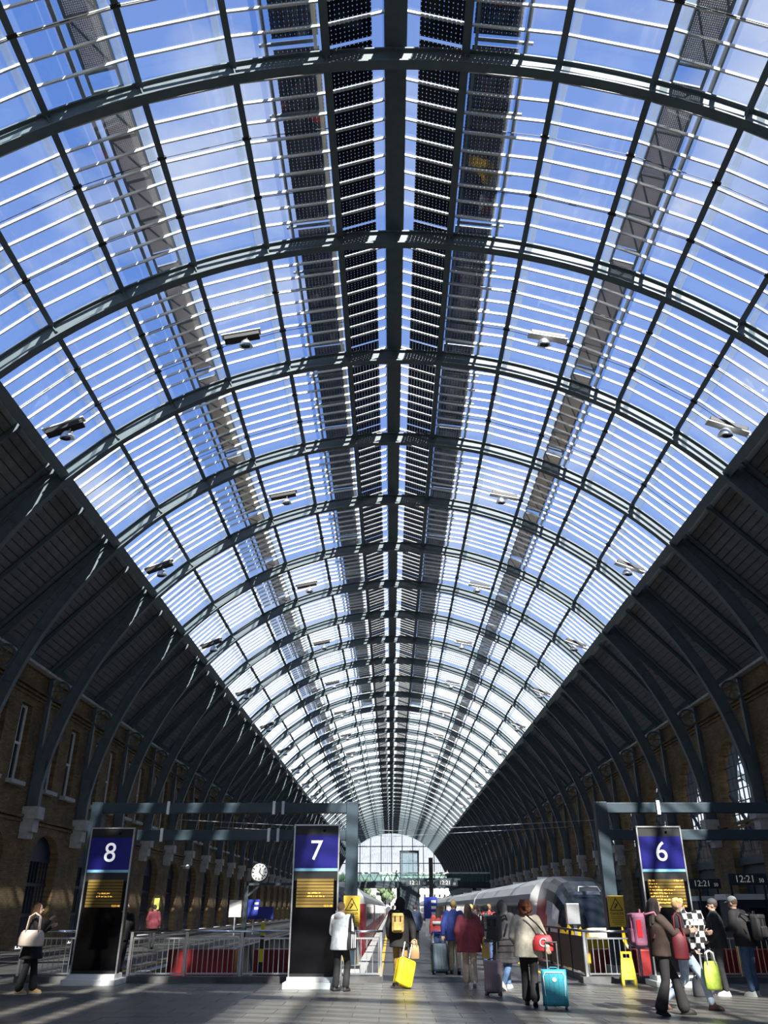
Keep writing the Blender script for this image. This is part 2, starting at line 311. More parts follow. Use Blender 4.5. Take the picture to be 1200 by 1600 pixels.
# raised outer row of solar panels beyond the first purlin and the walkways above the glass
for s in (-1, 1):
    T = frame(s * 8.7, RG + .36, 0)
    for k in range(KA, KB):
        if k < 14:
            MB().box((0, 0, 0), (1.2, BAY - .3, .02), rotY(s * 8.7)).build('outer_solar_panel', PV, ceiling, loc=(T.translation.x, Y0 + BAY * (k + .5), T.translation.z))
    m = MB(); m.box((s * .78, YM, 0), (.10, YL, .10), T); m.box((-s * .5, YM, -.1), (.08, YL, .08), T)
    for j in range(int(YL / 2.03)): m.box((s * .2, YA + 2.03 * j, -.07), (1.5, .07, .07), T)
    m.build('solar_panel_rail', STEEL, ceiling)
    PHW = 22.8 + 2.5; T = frame(s * PHW, RG + .42, 0)
    dm = MB().box((0, 0, 0), (.74, BAY - .6, .015)).mesh('walkway_deck', DECK)
    for k in range(KA, KB):
        wk = link('walkway', None, ceiling, (T.translation.x, Y0 + BAY * (k + .5), T.translation.z), (0, R_(s * PHW * .8), 0))
        link('walkway_deck', dm, wk)
        m = MB()
        for xx in (-.38, .38): m.box((xx, 0, -.05), (.08, BAY, .12))
        m.box((s * .62, 0, .1), (.10, BAY, .5))
        for j in range(-2, 3): m.box((0, j * 1.4, -.06), (.8, .05, .06))
        for j in range(-2, 2): m.bar((-.36, j * 1.4, -.07), (.36, j * 1.4 + 1.4, -.07), .05, .03)
        if k == KA: wf = m.mesh('walkway_frame', STEEL)
        link('walkway_frame', wf, wk)
# thin tie rods following the purlins
rods = MB()
for k in range(KA, 14):
    for fr in (1 / 3, 2 / 3):
        y = Y0 + BAY * (k + fr)
        for s in (-1, 1):
            pts = [Vector(arc(s * p, RP - .14, y)) for p in PUR]
            for a, b in zip(pts, pts[1:]): rods.bar(a, b, .014, .014); rods.bar(a.lerp(b, .45), a.lerp(b, .55), .022, .022)
rods.build('tie_rod', BLACK, ceiling, kind='stuff')
# boarded lower slopes
d0 = Vector((math.cos(R_(EAVE)), 0, -math.sin(R_(EAVE)))); n0 = Vector((math.sin(R_(EAVE)), 0, math.cos(R_(EAVE)))); SLEN = 6.25; NBD = 20; BW = SLEN / NBD
RAFM = {}
bmesh_ = MB().box((0, 0, 0), (BW - .04, BAY / 2 - .12, .03)).mesh('soffit_board', SLATE)
for s in (-1, 1):
    rest = MB(); rot = rotY(s * EAVE); eul = rot.to_euler(); raf = MB(); back = MB(); n = 0
    T = Matrix.Translation((CX + s * n0.x * 16.78, 0, ZC + n0.z * 16.78)) @ rot
    back.box((s * SLEN / 2, YM, .06), (SLEN, YL, .05), T).build('slate_roof', pm('roof slate', (.075, .078, .085), .8, 0, 3, .2), ceiling)
    for k in range(KA, KB):
        for h in (0, 1):
            yc = Y0 + BAY * k + BAY * (.25 + .5 * h)
            for j in range(NBD):
                x = s * (j + .5) * BW
                if 3 <= k <= 5 and n < 150 or (k in (6,) and n < 150): n += 1; p = T @ Vector((x, yc, random.uniform(-.004, .004))); link('soffit_board', bmesh_, ceiling, p, eul)
                else: rest.box((x, yc, 0), (BW - .04, BAY / 2 - .12, .03), T)
        for dy, hh in ((0, .3), (BAY / 2, .17), (.45, .1), (-.45, .1)):
            if 1 <= k <= 20:
                if (s, hh) not in RAFM: RAFM[s, hh] = MB().box((0, 0, 0), (SLEN, .12, hh)).mesh('rafter', STEEL)
                link('rafter', RAFM[s, hh], ceiling, T @ Vector((s * SLEN / 2, Y0 + BAY * k + dy, -.05 - hh / 2)), eul)
            else: raf.box((s * SLEN / 2, Y0 + BAY * k + dy, -.05 - hh / 2), (SLEN, .12, hh), T)
    rest.build('soffit_board', SLATE, ceiling, kind='stuff'); raf.build('rafter', STEEL, ceiling, kind='stuff')
    MB().box((CX + s * 16.25, YM, 11.42), (.35, YL, .12)).build('wall_plate', STONE, ceiling)
# floodlights hung from the purlins every second bay
def floodlight(phi, y, label):
    s = 1 if phi > 0 else -1; q = Vector(arc(phi, RP - .25, y)); t = thing('floodlight', label, 'floodlight', q, 0, 'floodlights under the roof')
    dirv = Vector((-s * math.cos(R_(phi)), 0, abs(math.sin(R_(phi))))) ; dirv = Vector((-s * .93, 0, .36 if abs(phi) > 30 else .2)).normalized()
    M = Matrix.Translation(dirv * .85) @ Vector((1, 0, 0)).rotation_difference(dirv).to_matrix().to_4x4()
    MB().box((0, 0, 0), (1.25, .34, .16), M).build('ballast_box', BLACK, t, bevel=.02)
    MB().box((0, -.05, .13), (1.4, .3, .04), M).build('reflector_plate', WHITEP, t)
    c = dirv * 1.05 + Vector((0, -.12, -.42)); MB().bar(dirv * 1.05, c + Vector((0, 0, .12)), .04, .06).build('hanger', ALU, t)
    MB().rings([(0, 0, -.14, .235, .235), (0, 0, -.12, .25, .25), (0, 0, 0, .22, .22), (0, 0, .10, .15, .15), (0, 0, .16, .07, .07)], 20, Matrix.Translation(c) @ Matrix.Rotation(R_(25), 4, 'X')).build('lamp_shade', ALU, t, smooth=True)
    MB().ball(c + Vector((0, -.04, -.13)), (.2, .2, .09), Matrix.Rotation(R_(25), 4, 'X')).build('lens', DARKG, t, smooth=True)
for j in range(10):
    for ph in (-22.8, 22.8, -47.2, 47.2):
        nm = 'left' if ph < 0 else 'right'; side = 'platform 8' if ph < 0 else 'platform 6'
        floodlight(ph, 22.6 + 12.2 * j, ('grey dome floodlight hung from a purlin by the roof walkway nearer the ' if abs(ph) < 30 else 'grey dome floodlight bracketed off the eave beam above the ') + ('sash windowed wall' if ph < 0 else 'open arcade wall'))

# ------------------------------------------------------------ walls
def strip_wall(strips, thick, s):      # strips: (ya, yb, [(z0a, z0b, z1a, z1b)]) ; wall face at x = 0, body towards s
    m = MB()
    for ya, yb, sol in strips:
        for z0a, z0b, z1a, z1b in sol:
            q = [(0, ya, z0a), (0, yb, z0b), (0, yb, z1b), (0, ya, z1a)]
            m.hexa(q if s < 0 else q[::-1], [(s * thick, *p[1:]) for p in (q if s < 0 else q[::-1])])
    return m
HW = 16.4; XL, XR = CX - HW, CX + HW; TOP = 11.9
def arch_top(y, half, spring, rise): return spring + rise * math.sqrt(max(0, 1 - (y / half) ** 2))
def bay_strips(half, spring, rise, wins):
    ys = sorted({-BAY / 2, BAY / 2, *[half * math.cos(PI * i / 12) for i in range(13)], *[v for a, b, *_ in wins for v in (a, b)]}); out_ = []
    for a, b in zip(ys, ys[1:]):
        if b - a < 1e-6: continue
        mid = (a + b) / 2; z0 = (arch_top(a, half, spring, rise), arch_top(b, half, spring, rise)) if abs(mid) < half else (0, 0)
        sol = []; cur = z0
        for wa, wb, wz0, wz1 in wins:
            if wa <= mid <= wb: sol.append((cur[0], cur[1], wz0, wz0)); cur = (wz1, wz1)
        sol.append((cur[0], cur[1], TOP, TOP)); out_.append((a, b, sol))
    return out_
wall_left = struct('wall_left'); wall_right = struct('wall_right')
WIN = [(-1.75, -.65, 6.5, 9.75), (.65, 1.75, 6.5, 9.75)]
wbL = strip_wall(bay_strips(1.55, 3.7, .95, WIN), .9, -1).mesh('wall_bay', BRICK)
wbR = strip_wall(bay_strips(1.7, 7.2, 1.75, []), .5, 1).mesh('wall_bay', BRICK)
def course(s):
    m = MB()
    for z, h, d in ((10.15, .09, .06), (10.33, .09, .10), (10.51, .09, .14), (5.02, .10, .08), (5.2, .12, .14)): m.box((-s * d / 2, 0, z), (d, BAY, h))
    return m.mesh('string_course', BRICK)
def corbel(s):
    m = MB(); m.box((-s * .35, 0, 5.35), (.7, .75, .5)); m.box((-s * .28, 0, 4.85), (.56, .62, .55)); m.box((-s * .2, 0, 4.45), (.4, .55, .3)); return m.mesh('corbel', STONE)
win_f = MB()
for yy in (-.5, .5): win_f.box((-.28, yy, 8.12), (.12, .1, 3.25))
for z in (6.55, 8.1, 9.7): win_f.box((-.28, 0, z), (.12, 1.1, .1))
win_f.box((-.26, 0, 8.1), (.05, .04, 3.2)); win_f = win_f.mesh('window', WHITEP)
sill = MB().box((.02, 0, 6.42), (.5, 1.4, .16)).mesh('window_sill', STONE); wpane = MB().box((-.3, 0, 8.1), (.02, 1.0, 3.2)).mesh('pane', DARKG)
gate = MB()
for j in range(9): gate.box((-.4, -1.4 + .35 * j, 1.85), (.06, .06, 3.7))
for z in (.15, 1.3, 2.55, 3.6): gate.box((-.4, 0, z), (.08, 3.1, .14))
gate.add([(-.38, y, z) for y, z in [(-1.55, 3.6)] + [(-1.55 * math.cos(PI * i / 12), 3.7 + .95 * math.sin(PI * i / 12)) for i in range(13)] + [(1.55, 3.6)]], [tuple(range(15))]); gate = gate.mesh('gate', pm('navy gate paint', (.012, .022, .05), .4))
crsL, crsR, cbL, cbR = course(-1), course(1), corbel(-1), corbel(1)
lat = MB()
for j in range(6): lat.box((.3, -1.3 + .52 * j, 6.2), (.05, .05, 5.6))
for j in range(9): lat.box((.3, 0, 4.0 + .55 * j), (.05, 3.1, .045))
lat.box((.3, 0, 3.6), (.2, 3.1, .35)); lat.bar((.32, -1.5, 3.8), (.32, 1.5, 6.6), .12, .12); lat.bar((.32, 1.5, 3.8), (.32, -1.5, 6.6), .12, .12); lat = lat.mesh('arch_lattice', BLUES)
shop = MB().box((.45, 0, 1.75), (.2, 3.1, 3.5)); shop.box((.33, 0, 3.0), (.06, 3.0, .5)); shop.box((.33, -.75, 1.4), (.05, .08, 2.6)); shop.box((.33, .75, 1.4), (.05, .08, 2.6)); shop = shop.mesh('arch_screen', DSTEEL)
for k in range(KA, KB):
    yc = Y0 + BAY * (k + .5)
    link('wall_bay', wbL, wall_left, (XL, yc, 0)); link('wall_bay', wbR, wall_right, (XR, yc, 0))
    link('string_course', crsL, wall_left, (XL, yc, 0)); link('string_course', crsR, wall_right, (XR, yc, 0))
    link('corbel', cbL, wall_left, (XL, yc - BAY / 2, 0)); link('corbel', cbR, wall_right, (XR, yc - BAY / 2, 0))
    for yy in (-1.2, 1.2):
        wn = link('window', win_f, wall_left, (XL, yc + yy, 0)); link('window_sill', sill, wn); link('pane', wpane, wn)
    link('gate', gate, wall_left, (XL, yc, 0)); link('arch_lattice', lat, wall_right, (XR, yc, 0)); link('arch_screen', shop, wall_right, (XR, yc, 0))
MB().box((XL - 1.6, YM, 6), (.3, YL, 12)).build('backing_wall', pm('dark interior', (.03, .03, .032), .9), wall_left)
# the neighbouring hall beyond the right-hand arcade: its low slope, floor and outer wall
MB().box((34, YM, -.1), (34, YL, .2)).build('neighbour_floor', PAVE, wall_right)
MB().box((49, YM, 6), (.6, YL, 13)).build('neighbour_wall', BRICK, wall_right)
m = MB(); m.hexa([(XR + .9, YA, 11.5), (XR + .9, YB, 11.5), (XR + .9, YB, 11.7), (XR + .9, YA, 11.7)], [(XR + 4.9, YA, 15.9), (XR + 4.9, YB, 15.9), (XR + 4.9, YB, 16.1), (XR + 4.9, YA, 16.1)]); m.build('neighbour_slope', SLATE, wall_right)
m = MB()
for k in range(0, 20):
    pts = [(33.4 + 15.9 * math.sin(R_(a)), Y0 + BAY * k, ZC + 15.9 * math.cos(R_(a))) for a in range(-84, 85, 7)]
    for a, b in zip(pts, pts[1:]): m.bar(a, b, .25, .5)
for a in range(-45, 46, 9): m.box((33.4 + 16.4 * math.sin(R_(a)), YM, ZC + 16.4 * math.cos(R_(a))), (.14, YL, .3))
m.build('neighbour_rib', BLUES, wall_right, kind='stuff')
# end screens: glazed arch high up
def gable(name, y, zlow, solid):
    g = struct(name); m = MB(); rr = 16.3
    for x in [i * 3.0 for i in range(-5, 6)]:
        zt = ZC + math.sqrt(max(0, rr * rr - x * x)); MB().box((CX + x, y, (zlow + zt) / 2), (.22, .25, max(.1, zt - zlow))).build('mullion', DSTEEL, g)
    for z in (zlow, zlow + 4.6, zlow + 9.0):
        hw = math.sqrt(rr * rr - (z - ZC) ** 2); MB().box((CX, y, z), (2 * hw, .25, .26)).build('transom', DSTEEL, g)
    f = MB()
    for i in range(-26, 27):
        x = i * .6; zt = ZC + math.sqrt(max(0, rr * rr - x * x))
        if zt > zlow + .3: f.box((CX + x, y, (zlow + zt) / 2), (.05, .06, zt - zlow))
    f.build('glazing_bar', WHITEP, g, kind='stuff')
    p = [(CX + math.sqrt(rr * rr - (zlow - ZC) ** 2) * 1, zlow)]; a0 = math.acos((zlow - ZC) / rr)
    poly = [(CX + rr * math.sin(a0 - 2 * a0 * i / 40), ZC + rr * math.cos(a0 - 2 * a0 * i / 40)) for i in range(41)]
    MB().prism(poly, y + .05, y + .07).build('pane', GLASS, g)
    if solid: MB().box((CX, y, zlow / 2), (2 * HW, .8, zlow)).build('wall_panel', BRICK, g)
    o = MB(); pts = [arc(-a0 * 57.3 + 2 * a0 * 57.3 * i / 40, 16.4, y) for i in range(41)]
    for a, b in zip(pts, pts[1:]): o.bar(a, b, .4, .5)
    o.build('arch_frame', DSTEEL, g)
gable('wall_far', YB + .3, 8.2, False); gable('wall_back', YA - .4, 7.0, True)

# ------------------------------------------------------------ floor, platforms, tracks
floor = struct('floor'); YE = 22.3
P8, P7, P6, P5 = -6.8, -1.05, 4.85, 11.2
fb = MB(); fb.box((CX, (YA + YE) / 2, -.156), (2 * HW, YE - YA, .3)); fb.build('paving_bed', PAVE, floor)
for a, b in ((XL, P8), (P7, P6), (P5, XR)):
    MB().box(((a + b) / 2, (YE + 300) / 2, -.65), (b - a, 300 - YE, 1.3)).build('platform', PAVE, floor)
    for e_, s in ((a, 1), (b, -1)):
        if e_ in (XL, XR): continue
        MB().box((e_ + s * .16, (YE + YB) / 2, .004), (.32, YB - YE, .012)).build('coping', STONE, floor)
        MB().box((e_ + s * .75, (YE + YB) / 2, .004), (.12, YB - YE, .01)).build('yellow_line', pm('line yellow', (.65, .42, .04), .6), floor)
for a, b in ((P8, P7), (P6, P5)):
    MB().box(((a + b) / 2, (YE + 400) / 2, -1.25), (b - a, 400 - YE, .2)).build('track_bed', pm('ballast', (.06, .055, .05), .95, 0, 12, .4), floor)
    for cxx in (a + 1.5, b - 1.5):
        for dx in (-.72, .72): MB().box((cxx + dx, 160, -1.05), (.07, 270, .16)).build('rail', pm('rail steel', (.25, .2, .16), .4, .8), floor)
    MB().box(((a + b) / 2, YE + .05, -.6), (b - a, .3, 1.3)).build('pit_wall', PAVE, floor)
random.seed(3); n = 0; SX, SY = .9, .6
slab = MB().box((0, 0, 0), (SX - .012, SY - .012, .02)).mesh('paving_slab', SLAB)
for j in range(14):
    y = 21.8 - .3 - j * SY
    for i in range(21):
        x = -9.2 + i * SX + (.45 if j % 2 else 0)
        if n < 300 and abs(x) < (y + 1.5) * .52: link('paving_slab', slab, floor, (x, y, -.0095 + random.uniform(0, .0015))); n += 1
rest = MB()
for j in range(-16, 14):
    y = 21.8 - .3 - j * SY
    for i in range(-8, 29):
        x = -9.2 + i * SX + (.45 if j % 2 else 0)
        if j < 0 or (0 <= j < 14 and 0 <= i < 21 and abs(x) < (y + 1.5) * .52) or abs(x) > 16 or y > 21.8: continue
        rest.box((x, y, -.0095), (SX - .012, SY - .012, .02))
rest.build('paving_slab', SLAB, floor, kind='stuff')
for a, b in ((-9.0, -.2), (4.55, 16.4)): MB().box(((a + b) / 2, 21.98, .06), (b - a, .34, .14)).build('kerb', STONE and pm('dark kerb', (.10, .10, .10), .7, 0, 5, .2), floor)
MB().box((4.72, 25.2, .06), (.3, 6.4, .14)).build('kerb', MATS['dark kerb'], floor)
# ground beyond the station and pale buildings, trees
MB().box((0, 420, -1.5), (500, 340, .2)).build('ground_outside', PAVE, floor)
def building(name, label, x, y, wd, h, col, rows, cols):
    t = thing(name, label, 'building', (x, y, -1.4)); wl = pm('render ' + name, col, .9, 0, 1, .06)
    MB().box((0, 5, h / 2), (wd, 10, h)).build('wall', wl, t); MB().box((0, 5, h + .2), (wd + .6, 10.6, .4)).build('roof_slab', STONE, t)
    wm = MB().box((0, 0, 0), (wd / cols * .34, .1, h / rows * .36)).mesh('window', DARKG)
    for i in range(cols):
        for j in range(rows): link('window', wm, t, (-wd / 2 + wd / cols * (i + .5), -.03, h / rows * (j + .55)))
building('pale_block', 'pale rendered block with rows of small windows beyond the tracks', 14, 300, 34, 13, (.75, .74, .70), 5, 20)
building('low_pale_block', 'low pale building beyond the train shed beside the tracks', -20, 330, 40, 9, (.68, .64, .58), 3, 12)
def tree(x, y, h, label):
    t = thing('tree', label, 'tree', (x, y, -1.4), 0, 'trees beyond the station'); MB().tube([(0, 0, 0), (.1, 0, h * .3), (0, .1, h * .6)], [.35, .28, .15], 8).build('trunk', pm('bark', (.07, .05, .035), .9), t)
    m = MB(); rnd = random.Random(int(x * 7 + y))
    for _ in range(60):
        a, b, r = rnd.uniform(0, 2 * PI), rnd.uniform(-.4, 1), rnd.uniform(.3, 1); q = math.sqrt(max(0, 1 - b * b * .8)) * h * .32 * r
        m.ball((q * math.cos(a), q * math.sin(a), h * .62 + b * h * .3), rnd.uniform(.5, 1.1) * h * .08, None, 7, 5)
    m.build('crown', pm('leaves', (.09, .14, .07), .8, 0, 3, .4), t)
for x, y, h in ((-9, 290, 12), (-2, 296, 11), (-15, 286, 13), (5, 284, 10)): tree(x, y, h, 'green leafy tree standing beyond the glazed end arch')

# ------------------------------------------------------------ footbridge, lift, clocks
fbr = thing('footbridge', 'dark steel footbridge with green glass sides crossing the platforms', 'footbridge', (CX, 145, 0))
MB().box((0, 0, 4.95), (2 * HW, 3.4, .9)).build('deck', DSTEEL, fbr)
for yy in (-1.6, 1.6):
    MB().box((0, yy, 6.0), (2 * HW, .06, 1.3)).build('glass_side', GREENG, fbr); MB().box((0, yy, 6.75), (2 * HW, .14, .12)).build('handrail', WHITEP, fbr)
    m = MB()
    for i in range(-11, 11): m.bar((i * 1.5, yy, 5.4), (i * 1.5 + .75, yy, 6.7), .06, .06); m.bar((i * 1.5 + .75, yy, 6.7), (i * 1.5 + 1.5, yy, 5.4), .06, .06)
    m.build('truss', DSTEEL, fbr)
for xx in (-11, 1.0, 13.5): MB().box((xx, 0, 2.25), (.6, .9, 4.5)).build('pier', DSTEEL, fbr)
lift = thing('lift_tower', 'glass lift tower with dark frame beside the footbridge', 'lift', (3.0, 141.5, 0))
m = MB()
for xx in (-1.45, 1.45):
    for yy in (-1.3, 1.3): m.box((xx, yy, 4.95), (.2, .2, 9.9))
for z in (9.8, 5.2, .1): m.box((0, -1.3, z), (3.0, .2, .25)); m.box((0, 1.3, z), (3.0, .2, .25)); m.box((-1.45, 0, z), (.2, 2.7, .25)); m.box((1.45, 0, z), (.2, 2.7, .25))
m.build('frame', DSTEEL, lift); MB().box((0, 0, 2.5), (2.7, 2.4, 5)).build('lower_shaft', DSTEEL, lift)
for q, d in (((0, -1.3, 7.5), (2.7, .04, 4.4)), ((0, 1.3, 7.5), (2.7, .04, 4.4)), ((-1.45, 0, 7.5), (.04, 2.4, 4.4)), ((1.45, 0, 7.5), (.04, 2.4, 4.4))): MB().box(q, d).build('glass_side', CLEARG, lift)
def dclock(x, y, z, label, parent_post=None):
    t = thing('digital_clock', label, 'clock', (x, y, z), 0, None)
    MB().box((0, 0, 0), (1.5, .18, .42)).build('case', DSTEEL, t, bevel=.02)
    text('time_digits', '12:21', .36, LEDW, t, (-.12, -.1, 0), FACE); text('seconds_digits', '50', .2, LEDW, t, (.52, -.1, -.05), FACE); return t
post = thing('sign_post', 'tall black post carrying a crossbar on the platform', 'post', (2.75, 60, 0))
MB().box((0, 0, 2.35), (.28, .28, 4.7)).build('pole', BLACK, post); MB().box((0, 0, .05), (.5, .5, .1)).build('foot', BLACK, post)
MB().box((-.1, 0, 3.35), (4.2, .16, .12)).build('crossbar', DSTEEL, post)
dclock(1.75, 59.9, 3.12, 'digital clock with pale digits hanging left of the tall black post'); dclock(3.8, 59.9, 3.12, 'digital clock with pale digits hanging right of the tall black post')
for y, lb in ((34.5, 'nearer'), (41, 'further')):
    x = 14.0 if y < 40 else 14.6
    t = thing('platform_kiosk', 'dark kiosk with pale roof on the far platform by the arcade, ' + ('larger of two' if y < 40 else 'smaller of two'), 'kiosk', (x + .2, y + .7, 0))
    MB().box((0, 0, .95), (2.0 if y < 40 else 1.1, 1.0, 1.9)).build('cabinet', DSTEEL, t, bevel=.02); MB().box((0, 0, 1.98), (2.2 if y < 40 else 1.2, 1.2, .2)).build('roof', WHITEP, t)
    MB().box((.1, -.52, 1.1), (.6, .04, 1.0)).build('screen', DARKG, t); MB().box((-.85 if y < 40 else -.45, -.62, 1.3), (.08, .08, 2.6)).build('post', DSTEEL, t)
    MB().box((.45 if y < 40 else .4, -.62, 1.3), (.08, .08, 2.6)).build('post', DSTEEL, t)
    dclock(x, y, 2.6, 'digital clock with pale digits above the ' + ('larger' if y < 40 else 'smaller') + ' platform kiosk')
ck = thing('station_clock', 'round white station clock with black numerals on a dark bracket', 'clock', (-8.3, 55, 0))
T = Matrix.Translation((0, 0, 3.6)) @ Matrix.Rotation(PI / 2, 4, 'X')
MB().rings([(0, 0, -.1, .56, .56), (0, 0, .1, .56, .56)], 32, T).build('case', DSTEEL, ck); MB().rings([(0, 0, .1, .5, .5), (0, 0, .115, .5, .5)], 32, T).build('face', pm('clock face', (.75, .75, .72), .4, 0, 0, 0, (1, 1, .95), .25), ck)
m = MB()
for i in range(12):
    a = i * PI / 6; m.bar((.34 * math.sin(a), -.12, 3.6 + .34 * math.cos(a)), (.46 * math.sin(a), -.12, 3.6 + .46 * math.cos(a)), .06, .02, (0, 1, 0))
m.build('numeral', BLACK, ck); m = MB(); m.bar((0, -.13, 3.6), (.06, -.13, 3.88), .05, .02, (0, 1, 0)); m.build('hour_hand', BLACK, ck)
m = MB(); m.bar((0, -.13, 3.6), (.3, -.13, 3.32), .04, .02, (0, 1, 0)); m.build('minute_hand', BLACK, ck)
m = MB(); m.box((1.6, 0, 2.92), (4.6, .25, .14)); m.box((-.75, 0, 1.5), (.25, .25, 3.0)); m.bar((-.75, 0, 2.2), (.2, 0, 2.95), .12, .12); m.box((0, 0, 3.0), (.12, .12, .2)); m.box((3.8, 0, 1.5), (.25, .25, 3)); m.bar((3.6, 0, 2.95), (2.4, 0, 4.2), .05, .05); m.build('bracket', DSTEEL, ck)

# ------------------------------------------------------------ portal frames, totems, railings, signs
def portal(label, x0, x1, xs, y):
    t = thing('portal_frame', label, 'frame', (0, y, 0))
    for x in xs: MB().box((x, 0, 2.1), (.32, .32, 4.2)).build('post', BLUES, t, bevel=.01); MB().box((x, 0, .15), (.5, .5, .3)).build('post_foot', STONE, t)
    for z in (4.05, 3.36): MB().box(((x0 + x1) / 2, 0, z), (abs(x1 - x0), .24, .26)).build('beam', BLUES, t, bevel=.01)
    return t
pf = portal('blue grey steel portal spanning between the eight and seven totems', -8.05, -1.05, (-8.05, -1.05), 23.2)
for x in (-6.1, -3.2, -2.95):
    for z in (4.05, 3.36): MB().box((x - (.1 if z < 4 else 0), -.15, z), (.07, .06, .34)).build('clamp', WHITEP, pf)
pf = portal('blue grey steel portal reaching from train nose to arcade wall', 5.75, 14, (5.75, 14), 23.2)
for z in (4.05,): MB().box((7.3, -.15, z), (.09, .06, .36)).build('clamp', WHITEP, pf)
def totem(x, y, num, label, rows):
    t = thing('platform_totem', label, 'sign', (x, y, 0)); W, H, D = 1.06, 3.38, .26
    MB().box((0, 0, .06), (1.25, .9, .12)).build('base_plate', WHITEP, t, bevel=.01); MB().box((0, 0, .17), (1.1, .6, .1)).build('plinth', WHITEP, t)
    MB().box((0, 0, .2 + (H - .2) / 2), (W, D, H - .2)).build('case', BLACK, t)
    m = MB()
    for xx in (-W / 2, W / 2): m.box((xx, -D / 2, H / 2 + .1), (.03, .05, H - .2))
    m.box((0, -D / 2, H), (W + .03, .05, .03)); m.build('edge_trim', ALU, t)
    MB().box((0, -D / 2 - .006, 2.79), (W - .04, .012, .74)).build('number_panel', NAVY, t); MB().box((0, -D / 2 - .008, 2.4), (W - .04, .014, .06)).build('blue_strip', CYAN, t)
    text('numeral', num, .62, WHITEE, t, (0, -D / 2 - .016, 2.8), FACE)
    MB().box((0, -D / 2 - .006, 1.23), (W - .05, .012, 2.0 - .12)).build('glass_front', BLACKG, t)
    for i in range(9): MB().box((0, -D / 2 - .015, 2.18 - .068 * i), (W - .2, .008, .055)).build('display_row', AMBERD, t)
    rnd = random.Random(int(num)); m = MB()
    for rr, x0, x1 in rows:
        xx = x0
        while xx < x1:
            wl = rnd.uniform(.012, .03); m.box((xx + wl / 2, -D / 2 - .021, 2.18 - .068 * rr + rnd.uniform(-.006, .006)), (wl, .004, rnd.uniform(.015, .035))); xx += wl + rnd.choice((.008, .01, .03))
    m.build('display_text', AMBER, t)
    text('display_time', '12:21:48', .06, AMBER, t, (W / 2 - .22, -D / 2 - .021, 2.18 - .068 * 8), FACE)
    MB().ball((W / 2 - .03, -D / 2 - .02, 1.52), .018).build('lock', CHROME, t); MB().ball((.18, -D / 2 - .01, 3.26), .03).build('camera_eye', BLACKG, t)
C2 = [(4, -.16, .12), (5, -.18, .2)]
totem(-6.94, 21.4, '8', 'tall black platform totem showing the numeral eight, nearest the sash windowed brick wall', C2)
totem(-1.77, 20.6, '7', 'tall black platform totem showing the numeral seven, beside the person in white', C2)
totem(6.56, 21.1, '6', 'tall black platform totem showing the numeral six, behind the long haired woman', [(0, -.4, -.25), (0, .2, .4), (1, -.4, -.22), (2, -.4, -.2), (2, .2, .4), (3, -.4, .2), (4, -.4, .1), (5, -.4, .0), (6, -.4, .38), (7, -.4, .1)])
def railing(x0, x1, label, y=22.0, rz=0, npan=None, mat=ALU, dens=.122):
    ln = abs(x1 - x0); t = thing('railing', label, 'railing', (x0, y, .13), rz, 'platform end railings'); npan = npan or max(1, round(ln / 1.35)); pw = ln / npan
    MB().tube([(-.05, 0, .95), (ln + .05, 0, .95)], .03, 10).build('top_rail', CHROME, t, smooth=True)
    for i in range(npan + 1): MB().box((i * pw, 0, .46), (.06, .05, .96)).build('post', mat, t)
    for i in range(npan):
        a, b = i * pw + .06, (i + 1) * pw - .06; m = MB(); m.box(((a + b) / 2, 0, .80), (b - a, .035, .035)); m.box(((a + b) / 2, 0, .05), (b - a, .035, .035)); m.build('panel_frame', mat, t)
        nb = max(2, int((b - a) / dens)); bm_ = MB().box((0, 0, .425), (.015, .015, .75)).mesh('baluster', mat)
        for j in range(nb + 1): link('baluster', bm_, t, (a + (b - a) * j / nb, 0, 0))
railing(-6.35, -2.3, 'steel railing with upright bars between the 8 and 7 totems', npan=3)
railing(-1.22, -.25, 'short steel railing right of the person in the white hooded jacket', npan=1)
railing(-9.0, -7.5, 'steel railing behind the woman with the cream bag', npan=1)
railing(4.7, 6.0, 'steel railing in front of the yellow train nose', npan=1)
railing(7.15, 13.5, 'steel railing behind the two men in black jackets', npan=5)
sr = thing('side_railing', 'dark panelled railing running back beside the train nose', 'railing', (4.72, 22.1, .13))
for i in range(4):
    MB().box((0, .9 + 1.55 * i - .8, .45), (.06, .06, 1.0)).build('post', DSTEEL, sr); MB().box((0, .9 + 1.55 * i, .45), (.02, 1.4, .78)).build('panel', pm('dark mesh panel', (.012, .02, .022), .5), sr)
MB().box((0, 3.1, .96), (.07, 6.2, .05)).build('top_rail', DSTEEL, sr)
bb = thing('control_box', 'grey control box on a post by the train nose', 'box', (4.95, 24.3, 0)); MB().box((0, 0, 1.45), (.36, .2, .52)).build('cabinet', ALU, bb, bevel=.02); MB().box((.05, .05, .6), (.08, .08, 1.2)).build('post', ALU, bb)
